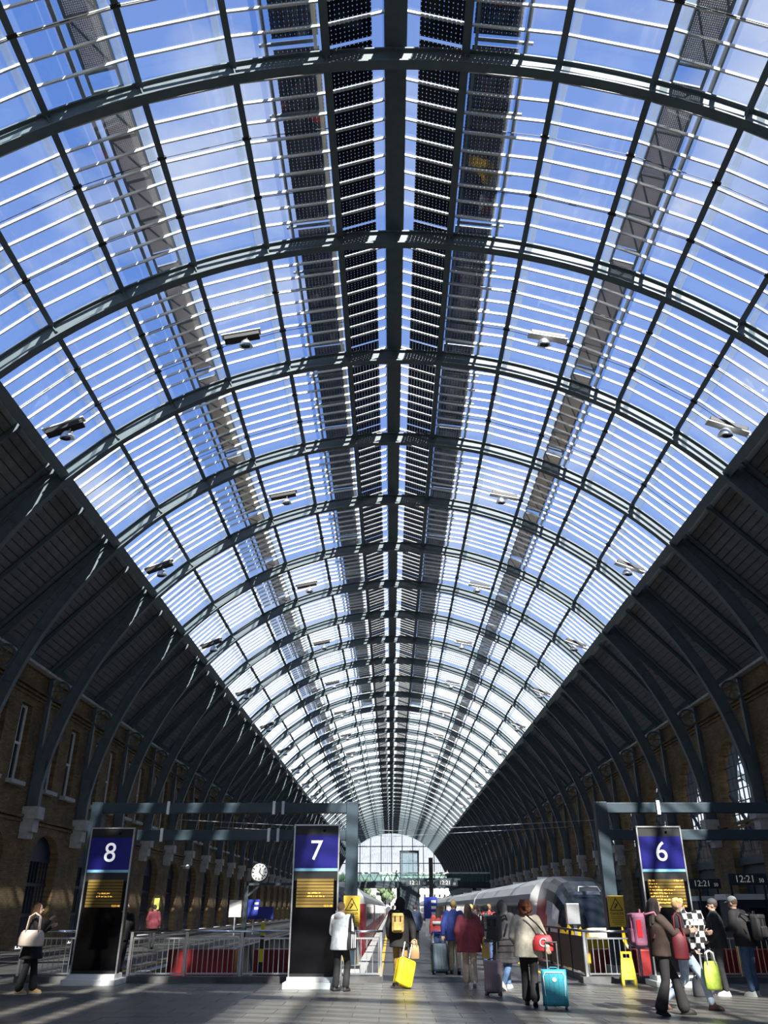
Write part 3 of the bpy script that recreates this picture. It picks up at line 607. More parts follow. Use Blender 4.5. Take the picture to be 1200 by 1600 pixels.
def danger(x, y, z, label):
    t = thing('warning_sign', label, 'sign', (x, y, z)); MB().box((0, 0, 0), (.42, .02, .72)).build('plate', SIGNY, t)
    m = MB(); q = [(-.16, .02), (.16, .02), (0, .30)]
    for a, b in zip(q, q[1:] + q[:1]): m.bar((a[0], -.013, a[1]), (b[0], -.013, b[1]), .018, .006, (0, 1, 0))
    m.bar((-.05, -.013, .06), (.03, -.013, .16), .03, .006, (0, 1, 0)); m.bar((.03, -.013, .16), (-.03, -.013, .17), .016, .006, (0, 1, 0)); m.ball((.05, -.013, .19), (.016, .004, .016)); m.build('pictogram', BLACK, t)
    text('word', 'DANGER', .085, BLACK, t, (0, -.013, -.06), FACE, .002)
    m = MB()
    for i, wd in enumerate((.34, .34, .28, .32, .2)): m.box((0, -.012, -.13 - .042 * i), (wd, .004, .014))
    m.build('small_print', pm('sign print', (.35, .2, .03), .6), t)
    MB().box((0, .04, 0), (.06, .06, .3)).build('mounting', ALU, t)
danger(-1.02, 22.98, 1.52, 'yellow danger sign behind the person in the white jacket'); danger(5.82, 22.98, 1.52, 'yellow danger sign beside the nose of the white train')
af = thing('wet_floor_sign', 'yellow folding floor sign standing before the railing', 'sign', (5.48, 21.25, 0), R_(-8))
for s in (-1, 1):
    M = Matrix.Translation((0, s * .13, 0)) @ Matrix.Rotation(R_(s * 11), 4, 'X'); m = MB()
    m.hexa([(-.17, -.01, .12), (.17, -.01, .12), (.13, -.01, .56), (-.13, -.01, .56)], [(-.17, .01, .12), (.17, .01, .12), (.13, .01, .56), (-.13, .01, .56)], M)
    for xx in (-.14, .14): m.box((xx, 0, .06), (.06, .02, .14), M)
    for xx in (-.1, .1): m.box((xx * 1.0, 0, .62), (.05, .02, .14), M)
    m.box((0, 0, .67), (.22, .02, .05), M); m.build('panel', YELLOW, af)
bp = thing('striped_post', 'black and yellow striped post standing in the track pit', 'post', (-3.35, 23.4, -1.15))
for i in range(8): MB().box((0, 0, .15 + .3 * i), (.1, .1, .3)).build('band', YELLOW if i % 2 else BLACK, bp)
def buffer(x, label, y=24.1):
    t = thing('buffer_stop', label, 'buffer', (x, y, -1.15)); MB().box((0, 0, 1.12), (1.75, .5, 1.3)).build('beam', RED, t, bevel=.03); MB().box((0, .1, .3), (1.5, .6, .6)).build('base', DSTEEL, t)
    for xx in (-.55, .55): MB().tube([(xx, .25, 1.05), (xx, .7, 1.05)], .16, 12).build('buffer_head', DSTEEL, t)
    for xx in (-.8, -.3, .3, .8): MB().box((xx, -.26, 1.12), (.06, .04, 1.26)).build('rib', RED, t)
buffer(-5.0, 'red buffer stop below the 8 totem railing'); buffer(-2.75, 'red buffer stop beside the 7 totem'); buffer(6.2, 'red buffer stop in front of the yellow train nose'); buffer(9.5, 'red buffer stop behind the two men in black jackets')

# ------------------------------------------------------------ trains
WHITET = pm('white train paint', (.72, .73, .74), .25); SILV = pm('silver train roof', (.45, .46, .47), .35, .5); YELT = pm('train yellow', (.80, .52, .02), .35); REDT = pm('train red', (.55, .02, .03), .3)
def train(x, y, label, bodymat, cars=5):
    t = thing('train', label, 'train', (x, y, 0)); hw, zt, zb = 1.36, 2.62, -.85
    secs = [(0, .55, .75, -.1), (.12, .85, 1.05, -.3), (.5, 1.05, 1.5, -.5), (1.1, 1.2, 1.98, -.7), (2.0, 1.3, 2.38, -.8), (3.2, 1.35, 2.56, zb), (4.6, hw, zt, zb)]; n = 24
    def ring(h, top, bot):
        pts = []
        for k in range(n + 1):
            a = PI * k / n - PI / 2       # from left bottom over the roof to right bottom
            zz = bot + (top - bot) * (1 - abs(math.sin(a)) ** 3.2) ; xx = h * (1 if a > 0 else -1) * min(1, abs(math.sin(a)) ** .55)
            pts.append((xx, zz))
        return pts
    parts = {}
    def put(key, q): parts.setdefault(key, MB()).add(q, [(0, 1, 2, 3)])
    sub = []
    for (a, b) in zip(secs, secs[1:]):
        for j in range(4): f = j / 4; sub.append(tuple(a[i] + (b[i] - a[i]) * f for i in range(4)))
    sub.append(secs[-1]); rg = [[(p[0], s_[0], p[1]) for p in ring(s_[1], s_[2], s_[3])] for s_ in sub]
    for a, b in zip(rg, rg[1:]):
        for k in range(n):
            q = [a[k], a[k + 1], b[k + 1], b[k]]; cx_ = sum(p[0] for p in q) / 4; cy = sum(p[1] for p in q) / 4; cz = sum(p[2] for p in q) / 4
            if cz < 1.05 and cy < 1.3: key = 'yellow_nose'
            elif abs(cx_) < .98 and cz >= 1.05 and cz < 2.05 and cy < 1.7: key = 'windscreen'
            elif abs(cx_) < 1.05 and cz > 1.6: key = 'cab_roof'
            elif cy < 2.3 + cz * .3: key = 'white_side'
            elif cy < 4.0 + cz * .5: key = 'red_side'
            else: key = 'cab_side' if cz < 2.2 else 'cab_roof'
            put(key if key not in ('red_side', 'cab_side', 'white_side') else key + ('' if cx_ < 0 else '+'), q)
    first = rg[0]; parts['yellow_nose'].add(first, [tuple(range(len(first)))])
    for k, mt in (('yellow_nose', YELT), ('windscreen', DARKG), ('cab_roof', pm('dark cab roof', (.015, .018, .022), .3)), ('white_side', WHITET), ('red_side', REDT), ('cab_side', bodymat), ('white_side+', WHITET), ('red_side+', REDT), ('cab_side+', bodymat)):
        if k in parts: parts[k].build(k.strip('+'), mt, t, smooth=True)
    for s in (-1, 1): MB().ball((s * .8, .42, .55), (.12, .06, .07)).build('headlight', WHITEP, t, smooth=True)
    m = MB(); m.tube([(-.35, .9, 2.05), (-.3, 1.05, 2.2), (.3, 1.05, 2.2), (.35, .9, 2.05)], .02, 6); m.build('marker_light_surround', STONE, t)
    for c in range(cars):
        y0 = 4.6 + c * 25.6; y1 = y0 + (24.9 if c else 21); y0 = y0 if c == 0 else y0 - 4.0
        prof = [(-hw, zb), (-hw, 1.75), (-hw + .07, 2.05), (-hw + .3, 2.35), (-.6, 2.57), (.6, 2.57), (hw - .3, 2.35), (hw - .07, 2.05), (hw, 1.75), (hw, zb)]
        MB().prism(prof[1:2] + [(-hw, zb), (hw, zb)] + prof[8:9], y0, y1).build('carriage_side', bodymat, t)
        MB().prism(prof[1:9], y0, y1).build('carriage_roof', SILV, t, smooth=False)
        for s in (-1, 1):
            MB().box((s * (hw + .004), (y0 + y1) / 2, 1.3), (.012, y1 - y0 - 1, .95)).build('window_band', DARKG, t)
            MB().box((s * (hw + .005), (y0 + y1) / 2, -.05), (.012, y1 - y0 - .4, .35)).build('red_band', REDT if x > 0 else bodymat, t)
            for dy in (1.2, y1 - y0 - 1.8): MB().box((s * (hw + .01), y0 + dy, .75), (.02, .9, 2.0)).build('door', REDT if x > 0 else bodymat, t)
            if s < 0 or x < 0:
                wm = MB().box((0, 0, 0), (.012, 1.5, .62)).mesh('window', pm('reflecting glass', (.05, .06, .07), .04))
                for j in range(int((y1 - y0 - 5) / 1.95)): link('window', wm, t, (s * (hw + .012), y0 + 3.4 + 1.95 * j, 1.32))
        MB().box((0, y1 + .35, .8), (2.0, .8, 2.8)).build('gangway', BLACK, t)
        for j in range(3): MB().box((0, y0 + 4 + 7 * j, 2.62), (1.1, 2.6, .12)).build('roof_pod', DSTEEL, t)
train(6.32, 27.2, 'white and red train with yellow nose standing at platform 6', WHITET, 6)
train(-2.5, 34, 'dark red train standing at platform 7 behind the totem', pm('maroon train paint', (.14, .02, .03), .25), 6)

# ------------------------------------------------------------ luggage and bags
def suitcase(label, loc, rz, tilt, W, H, D, mat, trim, name='suitcase', handle=.45, cat='suitcase'):
    t = thing(name, label, cat, loc, rz); t.rotation_euler = (R_(tilt), 0, rz)      # front face towards -Y
    MB().box((0, 0, .05 + H / 2), (W, D, H)).build('shell', mat, t, bevel=min(W, D) * .22)
    for i in range(5): MB().box((-W * .36 + W * .18 * i, -D / 2, .05 + H / 2), (.02, .012, H * .78)).build('shell_rib', mat, t, bevel=.004)
    MB().box((0, 0, .05 + H / 2), (W + .008, .025, H + .008)).build('zip_band', trim, t, bevel=.01)
    for xx in (-W * .22, W * .22): MB().tube([(xx, D * .35, H), (xx, D * .35, H + handle)], .011, 8).build('handle_tube', ALU, t)
    MB().tube([(-W * .25, D * .35, H + handle), (W * .25, D * .35, H + handle)], .017, 8).build('grip', BLACK, t)
    MB().tube([(-.08, 0, H + .05), (-.06, 0, H + .08), (.06, 0, H + .08), (.08, 0, H + .05)], .012, 6).build('carry_handle', trim, t)
    for xx in (-W * .4, W * .4):
        for yy in (-D * .32, D * .32): MB().tube([(xx - .02, yy, .035), (xx + .02, yy, .035)], .035, 12).build('wheel', trim, t)
    return t
suitcase('bright yellow hard suitcase with black band pulled by the backpack walker', (.22, 20.25, .01), R_(24), -12, .40, .55, .25, YELLOW, BLACK, handle=.42).rotation_euler[1] = R_(20)
suitcase('dark blue hard suitcase beside the man in the blue coat', (1.32, 24.4, .0), R_(10), -14, .46, .70, .28, pm('petrol suitcase', (.015, .035, .055), .35), BLACK, handle=.35)
suitcase('mauve grey suitcase with orange tag beside the long puffer coat', (2.07, 18.75, 0), R_(-20), -6, .34, .58, .24, pm('mauve suitcase', (.22, .17, .19), .4), pm('mauve trim', (.12, .09, .10), .5), handle=.4)
tc_ = suitcase('teal fabric suitcase with white piping pulled by the woman in beige', (2.9, 16.4, 0), R_(-8), -4, .44, .56, .26, pm('teal fabric', (.03, .30, .38), .6, 0, 30, .15), pm('teal trim', (.02, .16, .22), .5), handle=.48)
m = MB(); m.tube([(-.17, -.137, .2), (-.19, -.137, .5), (-.15, -.137, .56), (.15, -.137, .56), (.19, -.137, .5), (.17, -.137, .2)], .008, 6); m.build('piping', WHITEP, tc_); MB().rings([(0, 0, 0, .035, .035), (0, 0, .01, .035, .035)], 16, Matrix.Translation((0, -.135, .45)) @ Matrix.Rotation(PI / 2, 4, 'X')).build('badge', WHITEP, tc_)
def softbag(name, label, cat, loc, rz, W, H, D, mat, strap=None, group=None, strapmat=None):
    t = thing(name, label, cat, loc, rz); m = MB()
    m.rings([(0, 0, 0, W * .46, D * .42), (0, 0, H * .08, W * .5, D * .5), (0, 0, H * .5, W * .5, D * .5), (0, 0, H * .85, W * .44, D * .36), (0, 0, H, W * .36, D * .12)], 20); m.build('bag_body', mat, t, smooth=True)
    MB().box((0, 0, H * .98), (W * .7, .02, .025)).build('top_zip', BLACK, t)
    if strap:
        for s in (-1, 1): MB().tube([(-W * .25, s * D * .25, H * .85), (-W * .2, s * D * .15, H + strap * .8), (0, s * .02, H + strap), (W * .2, s * D * .15, H + strap * .8), (W * .25, s * D * .25, H * .85)], .014, 6).build('strap', strapmat or mat, t, smooth=True)
    return t
def backpack(label, loc, rz, W, H, D, mat, trim, tilt=0):    # back panel at +Y side, front pocket towards -Y
    t = thing('backpack', label, 'backpack', loc, rz); t.rotation_euler = (R_(tilt), 0, rz)
    MB().box((0, 0, H / 2), (W, D, H)).build('bag_body', mat, t, bevel=.06); MB().box((0, -D * .55, H * .33), (W * .72, D * .35, H * .45)).build('front_pocket', mat, t, bevel=.04)
    MB().box((0, -.01, H * .9), (W * .9, D * 1.02, .09)).build('top_flap', mat, t, bevel=.03)
    for xx in (-W * .22, W * .22): MB().box((xx, -D * .56, H * .62), (.03, .02, H * .5)).build('compression_strap', trim, t)
    for xx in (-.13, .13): MB().tube([(xx, D * .5, H * .95), (xx * 1.2, D * .5 + .16, H * 1.02), (xx * 1.25, D * .5 + .24, H * .75), (xx * 1.2, D * .5 + .1, H * .25)], .02, 6).build('shoulder_strap', trim, t, smooth=True)
    MB().tube([(-.04, D * .3, H), (-.03, D * .3, H + .05), (.03, D * .3, H + .05), (.04, D * .3, H)], .01, 6).build('grab_loop', trim, t)
    return t

# ------------------------------------------------------------ people
SKIN = pm('skin', (.55, .34, .25), .55); SKIN2 = pm('skin tan', (.42, .25, .17), .55)
def cloth(name, col): return pm('cloth ' + name, col, .85, 0, 14, .18, None, 1, .25)
def fin(m, name, mat, parent, vox, it=4):
    o = m.build(name, mat, parent, smooth=True); r = o.modifiers.new('remesh', 'REMESH'); r.mode = 'VOXEL'; r.voxel_size = vox; r.use_smooth_shade = True
    s = o.modifiers.new('smooth', 'SMOOTH'); s.iterations = it; s.factor = .5; return o
def hand(m, wr, d, side, curl, S):
    wr = Vector(wr); d = Vector(d).normalized(); a = d.cross(Vector((0, 1, .2)));  a = a.normalized() if a.length > .1 else Vector((1, 0, 0)); nrm = a.cross(d).normalized()   # a: across the knuckles
    pe = wr + d * .085 * S
    for q in (-.03, -.01, .012, .03): m.cap(wr + a * q * .6 * S, pe + a * q * S, .017 * S, .014 * S, 8)
    for q, ln in ((-.033, .062), (-.011, .078), (.011, .083), (.033, .072)):
        b0 = pe + a * q * S; d1 = (d * math.cos(curl) + nrm * math.sin(curl)).normalized(); d2 = (d * math.cos(2.1 * curl) + nrm * math.sin(2.1 * curl)).normalized()
        b1 = b0 + d1 * ln * .55 * S; m.cap(b0, b1, .0095 * S, .009 * S, 8); m.cap(b1, b1 + d2 * ln * .5 * S, .009 * S, .0075 * S, 8)
    t0 = wr + d * .03 * S + a * side * .03 * S; t1 = t0 + (d * .6 + a * side * .6 + nrm * .4).normalized() * .045 * S; m.cap(t0, t1, .012 * S, .011 * S, 8); m.cap(t1, t1 + (d * .9 + nrm * .4).normalized() * .03 * S, .011 * S, .009 * S, 8)
def person(label, loc, rz, h=1.70, pose=None, coat=None, trouser=(.02, .02, .022), shoe=(.02, .02, .02), hair=None, skin=SKIN, group=None, vox=.0085, flare=0, hat=None, hood=None):
    t = thing('person', label, 'person', loc, R_(rz), group); S = h / 1.75; P = dict(hipz=.93, lean=0, headf=0, headt=0, kL=(-.1, .03, .50), aL=(-.11, -.02, .085), kR=(.1, .03, .50), aR=(.11, .02, .085), eL=(-.27, -.04, 1.16), wL=(-.27, .05, .93), eR=(.27, -.04, 1.16), wR=(.27, .05, .93), curl=.5, fL=0, fR=0)
    P.update(pose or {}); V = lambda q: Vector(q) * S; ln = P['lean']
    hl, hr = V((-.09, 0, P['hipz'])), V((.09, 0, P['hipz'])); sl_, sr_ = V((-.18, ln * .85, 1.43)), V((.18, ln * .85, 1.43)); nk = V((0, ln * .95, 1.5)); hd = V((0, ln * 1.05 + P['headf'], 1.635))
    Hm = Matrix.Rotation(P['headt'], 4, 'Z') @ Matrix.Rotation(-P['headf'] * 4, 4, 'X')
    m = MB()
    m.rings([(0, ln * .0, P['hipz'] * S - .06 * S, .13 * S, .09 * S), (0, ln * .1 * S, 1.02 * S, .15 * S, .10 * S), (0, ln * .35 * S, 1.15 * S, .135 * S, .095 * S), (0, ln * .65 * S, 1.32 * S, .165 * S, .11 * S), (0, ln * .85 * S, 1.44 * S, .15 * S, .085 * S), (0, ln * .92 * S, 1.49 * S, .07 * S, .06 * S)], 16)
    m.cap(nk - Vector((0, 0, .05 * S)), hd - Vector((0, 0, .05 * S)), .056 * S, .052 * S)
    m.ball(hd + Vector((0, -.008, .015)) * S, (.076 * S, .095 * S, .105 * S), Hm, 16, 12); m.ball(hd + Hm @ (Vector((0, .03, -.055)) * S), (.056 * S, .06 * S, .062 * S), Hm)
    m.cap(hd + Hm @ (Vector((0, .085, .005)) * S), hd + Hm @ (Vector((0, .108, -.025)) * S), .010 * S, .015 * S, 8)
    for s in (-1, 1): m.ball(hd + Hm @ (Vector((s * .078, -.01, -.005)) * S), (.012 * S, .022 * S, .033 * S), Hm, 8, 6)
    m.cap(hd + Hm @ (Vector((-.02, .082, -.055)) * S), hd + Hm @ (Vector((.02, .082, -.055)) * S), .010 * S, .010 * S, 8)
    for sh, el, wr, s in ((sl_, P['eL'], P['wL'], -1), (sr_, P['eR'], P['wR'], 1)):
        el, wr = V(el), V(wr); m.cap(sh, el, .048 * S, .038 * S); m.cap(el, wr, .037 * S, .026 * S); hand(m, wr, wr - el, -s, P['curl'], S)
    for hp, kn, an in ((hl, P['kL'], P['aL']), (hr, P['kR'], P['aR'])):
        kn, an = V(kn), V(an); m.cap(hp, kn, .082 * S, .052 * S); m.cap(kn, an, .052 * S, .036 * S)
    fin(m, 'body', skin, t, vox * S)
    for s in (-1, 1): MB().ball(hd + Hm @ (Vector((s * .031, .083, .012)) * S), .0105 * S, None, 8, 6).build('eye', BLACK, t, smooth=True)
    # trousers
    tm = cloth('trouser%.2f%.2f%.2f' % tuple(trouser), trouser); m = MB()
    m.rings([(0, 0, (P['hipz'] - .09) * S, .16 * S, .115 * S), (0, 0, (P['hipz'] + .03) * S, .18 * S, .125 * S), (0, ln * .1 * S, 1.05 * S, .165 * S, .115 * S)], 16)
    for hp, kn, an in ((hl, P['kL'], P['aL']), (hr, P['kR'], P['aR'])):
        kn, an = V(kn), V(an); m.cap(hp, kn, .102 * S, .076 * S, 12); lo = an.lerp(kn, .08); m.cap(kn, lo, .075 * S, (.062 + flare) * S, 12)
    fin(m, 'trousers', tm, t, .016)
    sm = pm('shoe%.2f%.2f%.2f' % tuple(shoe), shoe, .5)
    for an, f in ((P['aL'], P['fL']), (P['aR'], P['fR'])):
        an = V(an); m = MB(); M = Matrix.Translation(an) @ Matrix.Rotation(f, 4, 'X')
        m.rings([(0, .06 * S, -.08 * S, .042 * S, .13 * S), (0, .06 * S, -.06 * S, .046 * S, .135 * S), (0, .05 * S, -.025 * S, .043 * S, .115 * S), (0, .01 * S, .01 * S, .042 * S, .06 * S), (0, 0, .05 * S, .042 * S, .048 * S)], 14, M); sh_ = m.build('shoe', sm, t, smooth=True)
        MB().rings([(0, .06 * S, -.085 * S, .044 * S, .135 * S), (0, .06 * S, -.068 * S, .048 * S, .14 * S)], 14, M).build('sole', WHITEP if sum(shoe) > 1 else BLACK, sh_)
    if coat:
        col, zb, pf = coat[:3]; cm_ = cloth('coat%.2f%.2f%.2f' % tuple(col), col); m = MB(); fl = coat[3] if len(coat) > 3 else 0
        q = [(0, ln * max(0, (zb - .95)) * S, zb * S, (.20 + pf + fl) * S, (.15 + pf + fl) * S)]
        if zb < .95: q.append((0, 0, .97 * S, (.195 + pf) * S, (.145 + pf) * S))
        q += [(0, ln * .35 * S, 1.15 * S, (.18 + pf) * S, (.135 + pf) * S), (0, ln * .65 * S, 1.32 * S, (.20 + pf) * S, (.14 + pf * .8) * S), (0, ln * .82 * S, 1.43 * S, (.185 + pf * .4) * S, (.115 + pf * .4) * S), (0, ln * .92 * S, 1.5 * S, .085 * S, .08 * S), (0, ln * .95 * S, 1.54 * S, .07 * S, .07 * S)]
        m.rings(q, 20)
        for sh, el, wr in ((sl_, P['eL'], P['wL']), (sr_, P['eR'], P['wR'])):
            el, wr = V(el), V(wr); m.cap(sh, el, (.072 + pf * .5) * S, (.06 + pf * .5) * S, 12); m.cap(el, el.lerp(wr, .93), (.06 + pf * .45) * S, (.045 + pf * .3) * S, 12)
        if hood == 'down': m.ball(nk + Vector((0, -.09, -.02)) * S, (.14 * S, .09 * S, .09 * S))
        if hood == 'up': m.ball(hd + Vector((0, -.03, .01)) * S, (.125 * S, .125 * S, .155 * S)); m.cap(nk, hd, .12 * S, .1 * S)
        fin(m, 'coat', cm_, t, .015)
        if len(coat) > 4:        # quilting seams
            for j in range(4):
                z = zb + .1 + .13 * j; MB().tube([((.205 + pf + fl * .6) * S * math.cos(a * PI / 10), (.155 + pf + fl * .6) * S * math.sin(a * PI / 10), z * S) for a in range(20)], .008, 5, closed=True).build('quilt_seam', cm_, t)
    if hair:
        col, style = hair; hm = cloth('hair%.2f%.2f%.2f' % tuple(col), col); m = MB()
        if style != 'bald':
            m.ball(hd + Hm @ (Vector((0, -.025, .035)) * S), (.088 * S, .098 * S, .102 * S), Hm, 14, 10)
            if style == 'long':
                for xx in (-.05, 0, .05): m.cap(hd + Hm @ (Vector((xx, -.07, .02)) * S), hd + Hm @ (Vector((xx * 1.3, -.10, -.27)) * S), .05 * S, .035 * S)
            if style == 'mane':
                for i in range(9): xx = -.10 + .025 * i; m.cap(hd + Hm @ (Vector((xx * .8, -.05 - .02 * (i % 2), .05)) * S), hd + Hm @ (Vector((xx * 1.4, -.12 - .03 * (i % 2), -.34 + .04 * (i % 3))) * S), .05 * S, .03 * S)
                for sx_ in (-1, 1): m.cap(hd + Hm @ (Vector((sx_ * .075, .0, .04)) * S), hd + Hm @ (Vector((sx_ * .11, .01, -.24)) * S), .042 * S, .03 * S)
            if style == 'big':
                rnd = random.Random(5)
                for _ in range(110):
                    a, b = rnd.uniform(0, 2 * PI), rnd.uniform(-.9, 1); q = Vector((math.cos(a) * .115 * math.sqrt(1 - .7 * b * b), math.sin(a) * .11 * math.sqrt(1 - .7 * b * b) - .045, b * .13 + .01))

                    if q.y < .03 or q.z > .06: m.ball(hd + Hm @ (q * S), rnd.uniform(.022, .036) * S, None, 8, 6)
            if style == 'curly':
                rnd = random.Random(9)
                for _ in range(26): a = rnd.uniform(0, 2 * PI); q = Vector((math.cos(a) * .06, math.sin(a) * .075 - .01, .085 + rnd.uniform(-.03, .035))); m.ball(hd + Hm @ (q * S), .03 * S, None, 8, 6)
            fin(m, 'hair', hm, t, .012, 2)
    if hat:
        m = MB(); m.ball(hd + Hm @ (Vector((0, -.015, .055)) * S), (.092 * S, .105 * S, .085 * S), Hm, 16, 10)
        if hat[1] == 'cap': m.ball(hd + Hm @ (Vector((0, .10, .045)) * S), (.07 * S, .07 * S, .015 * S), Hm)
        fin(m, 'hat', cloth('hat%.2f%.2f%.2f' % tuple(hat[0]), hat[0]), t, .011, 2)
    return t
def walk(a=.16, **k):     # left leg forward by a, right leg back
    d = dict(hipz=.91, kL=(-.09, a * .75, .50), aL=(-.09, a, .09), kR=(.09, -.02, .49), aR=(.09, -a * 1.3, .13), fR=-.5); d.update(k); return d
def fwd(rz): return Vector((-math.sin(R_(rz)), math.cos(R_(rz)), 0))
# woman in black with the cream bag
person('woman in black coat and yellow shoes looking up at platform signs', (-7.6, 19.1, 0), -75, 1.68, dict(kL=(-.1, .09, .5), aL=(-.1, .14, .085), kR=(.1, -.05, .5), aR=(.1, -.13, .085), eR=(.25, .12, 1.20), wR=(.14, .27, 1.40), eL=(-.25, .12, 1.2), wL=(-.12, .3, 1.28), curl=.3, headf=-.01), ((.012, .011, .012), .66, .045, .05), (.018, .018, .02), (.75, .48, .15), ((.10, .045, .02), 'mane'), flare=.025)
softbag('shoulder_bag', 'large cream shoulder bag hanging from the woman in black', 'bag', (-7.5, 18.72, .88), R_(6), .52, .30, .22, pm('cream leather', (.68, .56, .46), .6, 0, 8, .1), .32)
# white hooded jacket
person('person in white hooded jacket and black trousers beside totem 7', (-1.1, 19.75, 0), -28, 1.70, dict(eR=(.25, .05, 1.16), wR=(.2, .25, 1.05), eL=(-.25, .02, 1.15), wL=(-.2, .2, 1.02), kR=(.1, .14, .52), aR=(.13, .02, .085)), ((.80, .80, .78), .80, .045, .02), (.02, .02, .022), (.05, .05, .05), ((.22, .15, .09), 'short'), hood='down', flare=.02)
tb = softbag('tote_bag', 'black and white striped tote hanging beside the white jacket', 'bag', (-.86, 19.58, .78), R_(60), .30, .36, .10, pm('black tote', (.02, .02, .022), .8), .34)
for xx in (-.07, .0, .07): MB().box((xx, -.048, .17), (.018, .012, .26)).build('white_stripe', WHITEP, tb)
# man with tan backpack and yellow case
person('walker in dark parka and tan trousers pulling a yellow suitcase', (.22, 22.0, 0), 2, 1.80, walk(.2, eR=(.29, -.12, 1.16), wR=(.30, -.30, .90), curl=.9), ((.016, .015, .014), .72, .06, .0), (.30, .17, .05), (.05, .035, .02), ((.035, .025, .018), 'short'), hood='up')
backpack('tan roll top backpack worn over the dark parka', (.16, 21.66, 1.06), R_(0), .30, .42, .16, pm('tan canvas', (.52, .34, .10), .8, 0, 20, .15), BLACK)
softbag('paper_bag', 'brown paper bag held beside the yellow suitcase', 'bag', (.56, 21.66, .50), 0, .22, .30, .10, pm('kraft paper', (.50, .31, .14), .8), .12)
# middle group
stp = person('person in red white and blue striped top further down the platform', (1.55, 29.3, 0), 0, 1.62, walk(.1), ((.45, .06, .06), .95, .02), (.05, .09, .22), hair=((.02, .015, .012), 'long'), vox=.014)
for z0, z1, rx, mt in ((1.20, 1.30, .232, WHITEP), (.90, 1.0, .235, BLUEP)): MB().rings([(0, 0, z0 * .926, rx, .172), (0, 0, z1 * .926, rx, .172)], 20).build('stripe', mt, stp, smooth=True)
person('person in long black coat walking ahead of the blue coat', (1.95, 27.6, 0), 0, 1.72, walk(.12), ((.012, .012, .016), .6, .04), hair=((.07, .025, .015), 'short'), vox=.014)
person('man in blue coat and khaki trousers walking with a dark suitcase', (1.72, 24.6, 0), 0, 1.78, walk(.14, eL=(-.29, -.06, 1.16), wL=(-.31, -.12, .92)), ((.03, .05, .22), .78, .04), (.34, .29, .20), (.03, .03, .03), ((.30, .20, .08), 'short'), vox=.012)
person('woman in maroon padded coat and cream trousers', (1.80, 20.9, 0), -4, 1.66, walk(.15, eR=(.29, -.02, 1.15), wR=(.33, .08, .95)), ((.17, .025, .04), .72, .08, .03), (.58, .47, .36), (.6, .5, .4), ((.09, .06, .045), 'long'), flare=.03)
softbag('paper_bag', 'yellow paper carrier bag held by the woman in maroon', 'bag', (2.16, 20.75, .56), R_(20), .2, .30, .1, pm('yellow paper', (.72, .48, .14), .8), .14)
person('person in pale grey jacket with dark rucksack beyond the maroon coat', (2.75, 25.8, 0), -5, 1.66, walk(.12), ((.45, .46, .47), .85, .04), (.05, .09, .2), hair=((.015, .013, .012), 'short'), vox=.012)
backpack('black rucksack worn over the pale grey jacket', (2.72, 25.5, 1.0), 0, .28, .42, .15, BLACK, BLACK)
person('person in long grey quilted coat and blue jeans striding', (2.52, 20.1, 0), -35, 1.72, walk(.26, eL=(-.28, -.1, 1.16), wL=(-.3, -.2, .95), hipz=.89), ((.075, .07, .075), .52, .075, .03, 1), (.14, .24, .42), (.7, .68, .65), ((.05, .04, .03), 'short'), hood='up')
backpack('dark grey rucksack worn over the long quilted coat', (2.27, 19.74, .98), R_(-35), .32, .46, .18, pm('charcoal nylon', (.03, .03, .034), .7), BLACK)
person('woman in beige jacket and black trousers pulling a teal suitcase', (2.55, 16.95, 0), -12, 1.70, walk(.2, lean=.10, eR=(.31, -.06, 1.15), wR=(.38, -.28, .97), curl=.9, eL=(-.27, .05, 1.15), wL=(-.22, .2, 1.0)), ((.42, .38, .30), .80, .065, .02), (.015, .014, .015), (.05, .03, .02), ((.11, .03, .012), 'big'), flare=.03)
rb = softbag('crossbody_bag', 'red crossbody bag with white lettering on the beige jacket', 'bag', (2.80, 16.68, .88), R_(-12), .36, .27, .13, pm('red canvas', (.62, .04, .05), .6), None)
text('white_mark', 'C', .2, WHITEP, rb, (0, -.072, .14), FACE, .006)
MB().tube([(.1, 0, .22), (-.1, -.02, .46), (-.30, .06, .62)], .016, 6).build('strap', BLACK, rb, smooth=True)
for q, lb, c, hc in (((3.35, 30.5, 0), 'person in red top standing at the train door', (.5, .04, .04), (.2, .12, .05)), ((3.0, 33.5, 0), 'blonde person in dark jacket by the train side', (.03, .03, .04), (.55, .38, .12)), ((.95, 36, 0), 'person in dark blue jacket far along the platform', (.02, .03, .07), (.03, .02, .02)), ((3.6, 38, 0), 'person in brown coat beside the far carriages', (.10, .06, .04), (.05, .03, .02)), ((2.4, 42, 0), 'person in grey coat far along the platform', (.12, .12, .13), (.25, .17, .08)), ((.1, 48, 0), 'person in red jacket far away beside the dark red train', (.35, .03, .04), (.03, .02, .02)), ((-7.62, 25.5, 0), 'bald man in black behind the 8 totem', (.012, .012, .014), None), ((-10.4, 39, 0), 'person in maroon coat by the left brick wall', (.13, .02, .03), (.03, .02, .02))):
    person(lb, q, random.uniform(-20, 20), 1.70, walk(.1), (c, .8, .04), hair=(hc, 'short') if hc else None, vox=.015)
for x, s in ((5.8, 1), (9.3, -1)): person('dark figure walking across the footbridge ' + ('left' if s > 0 else 'right') + ' of the lift tower', (x if s < 0 else .9, 144.4, 5.4), 90 * s, 1.75, walk(.25), ((.02, .02, .022), .8, .05), hair=((.02, .02, .02), 'short'), vox=.02)
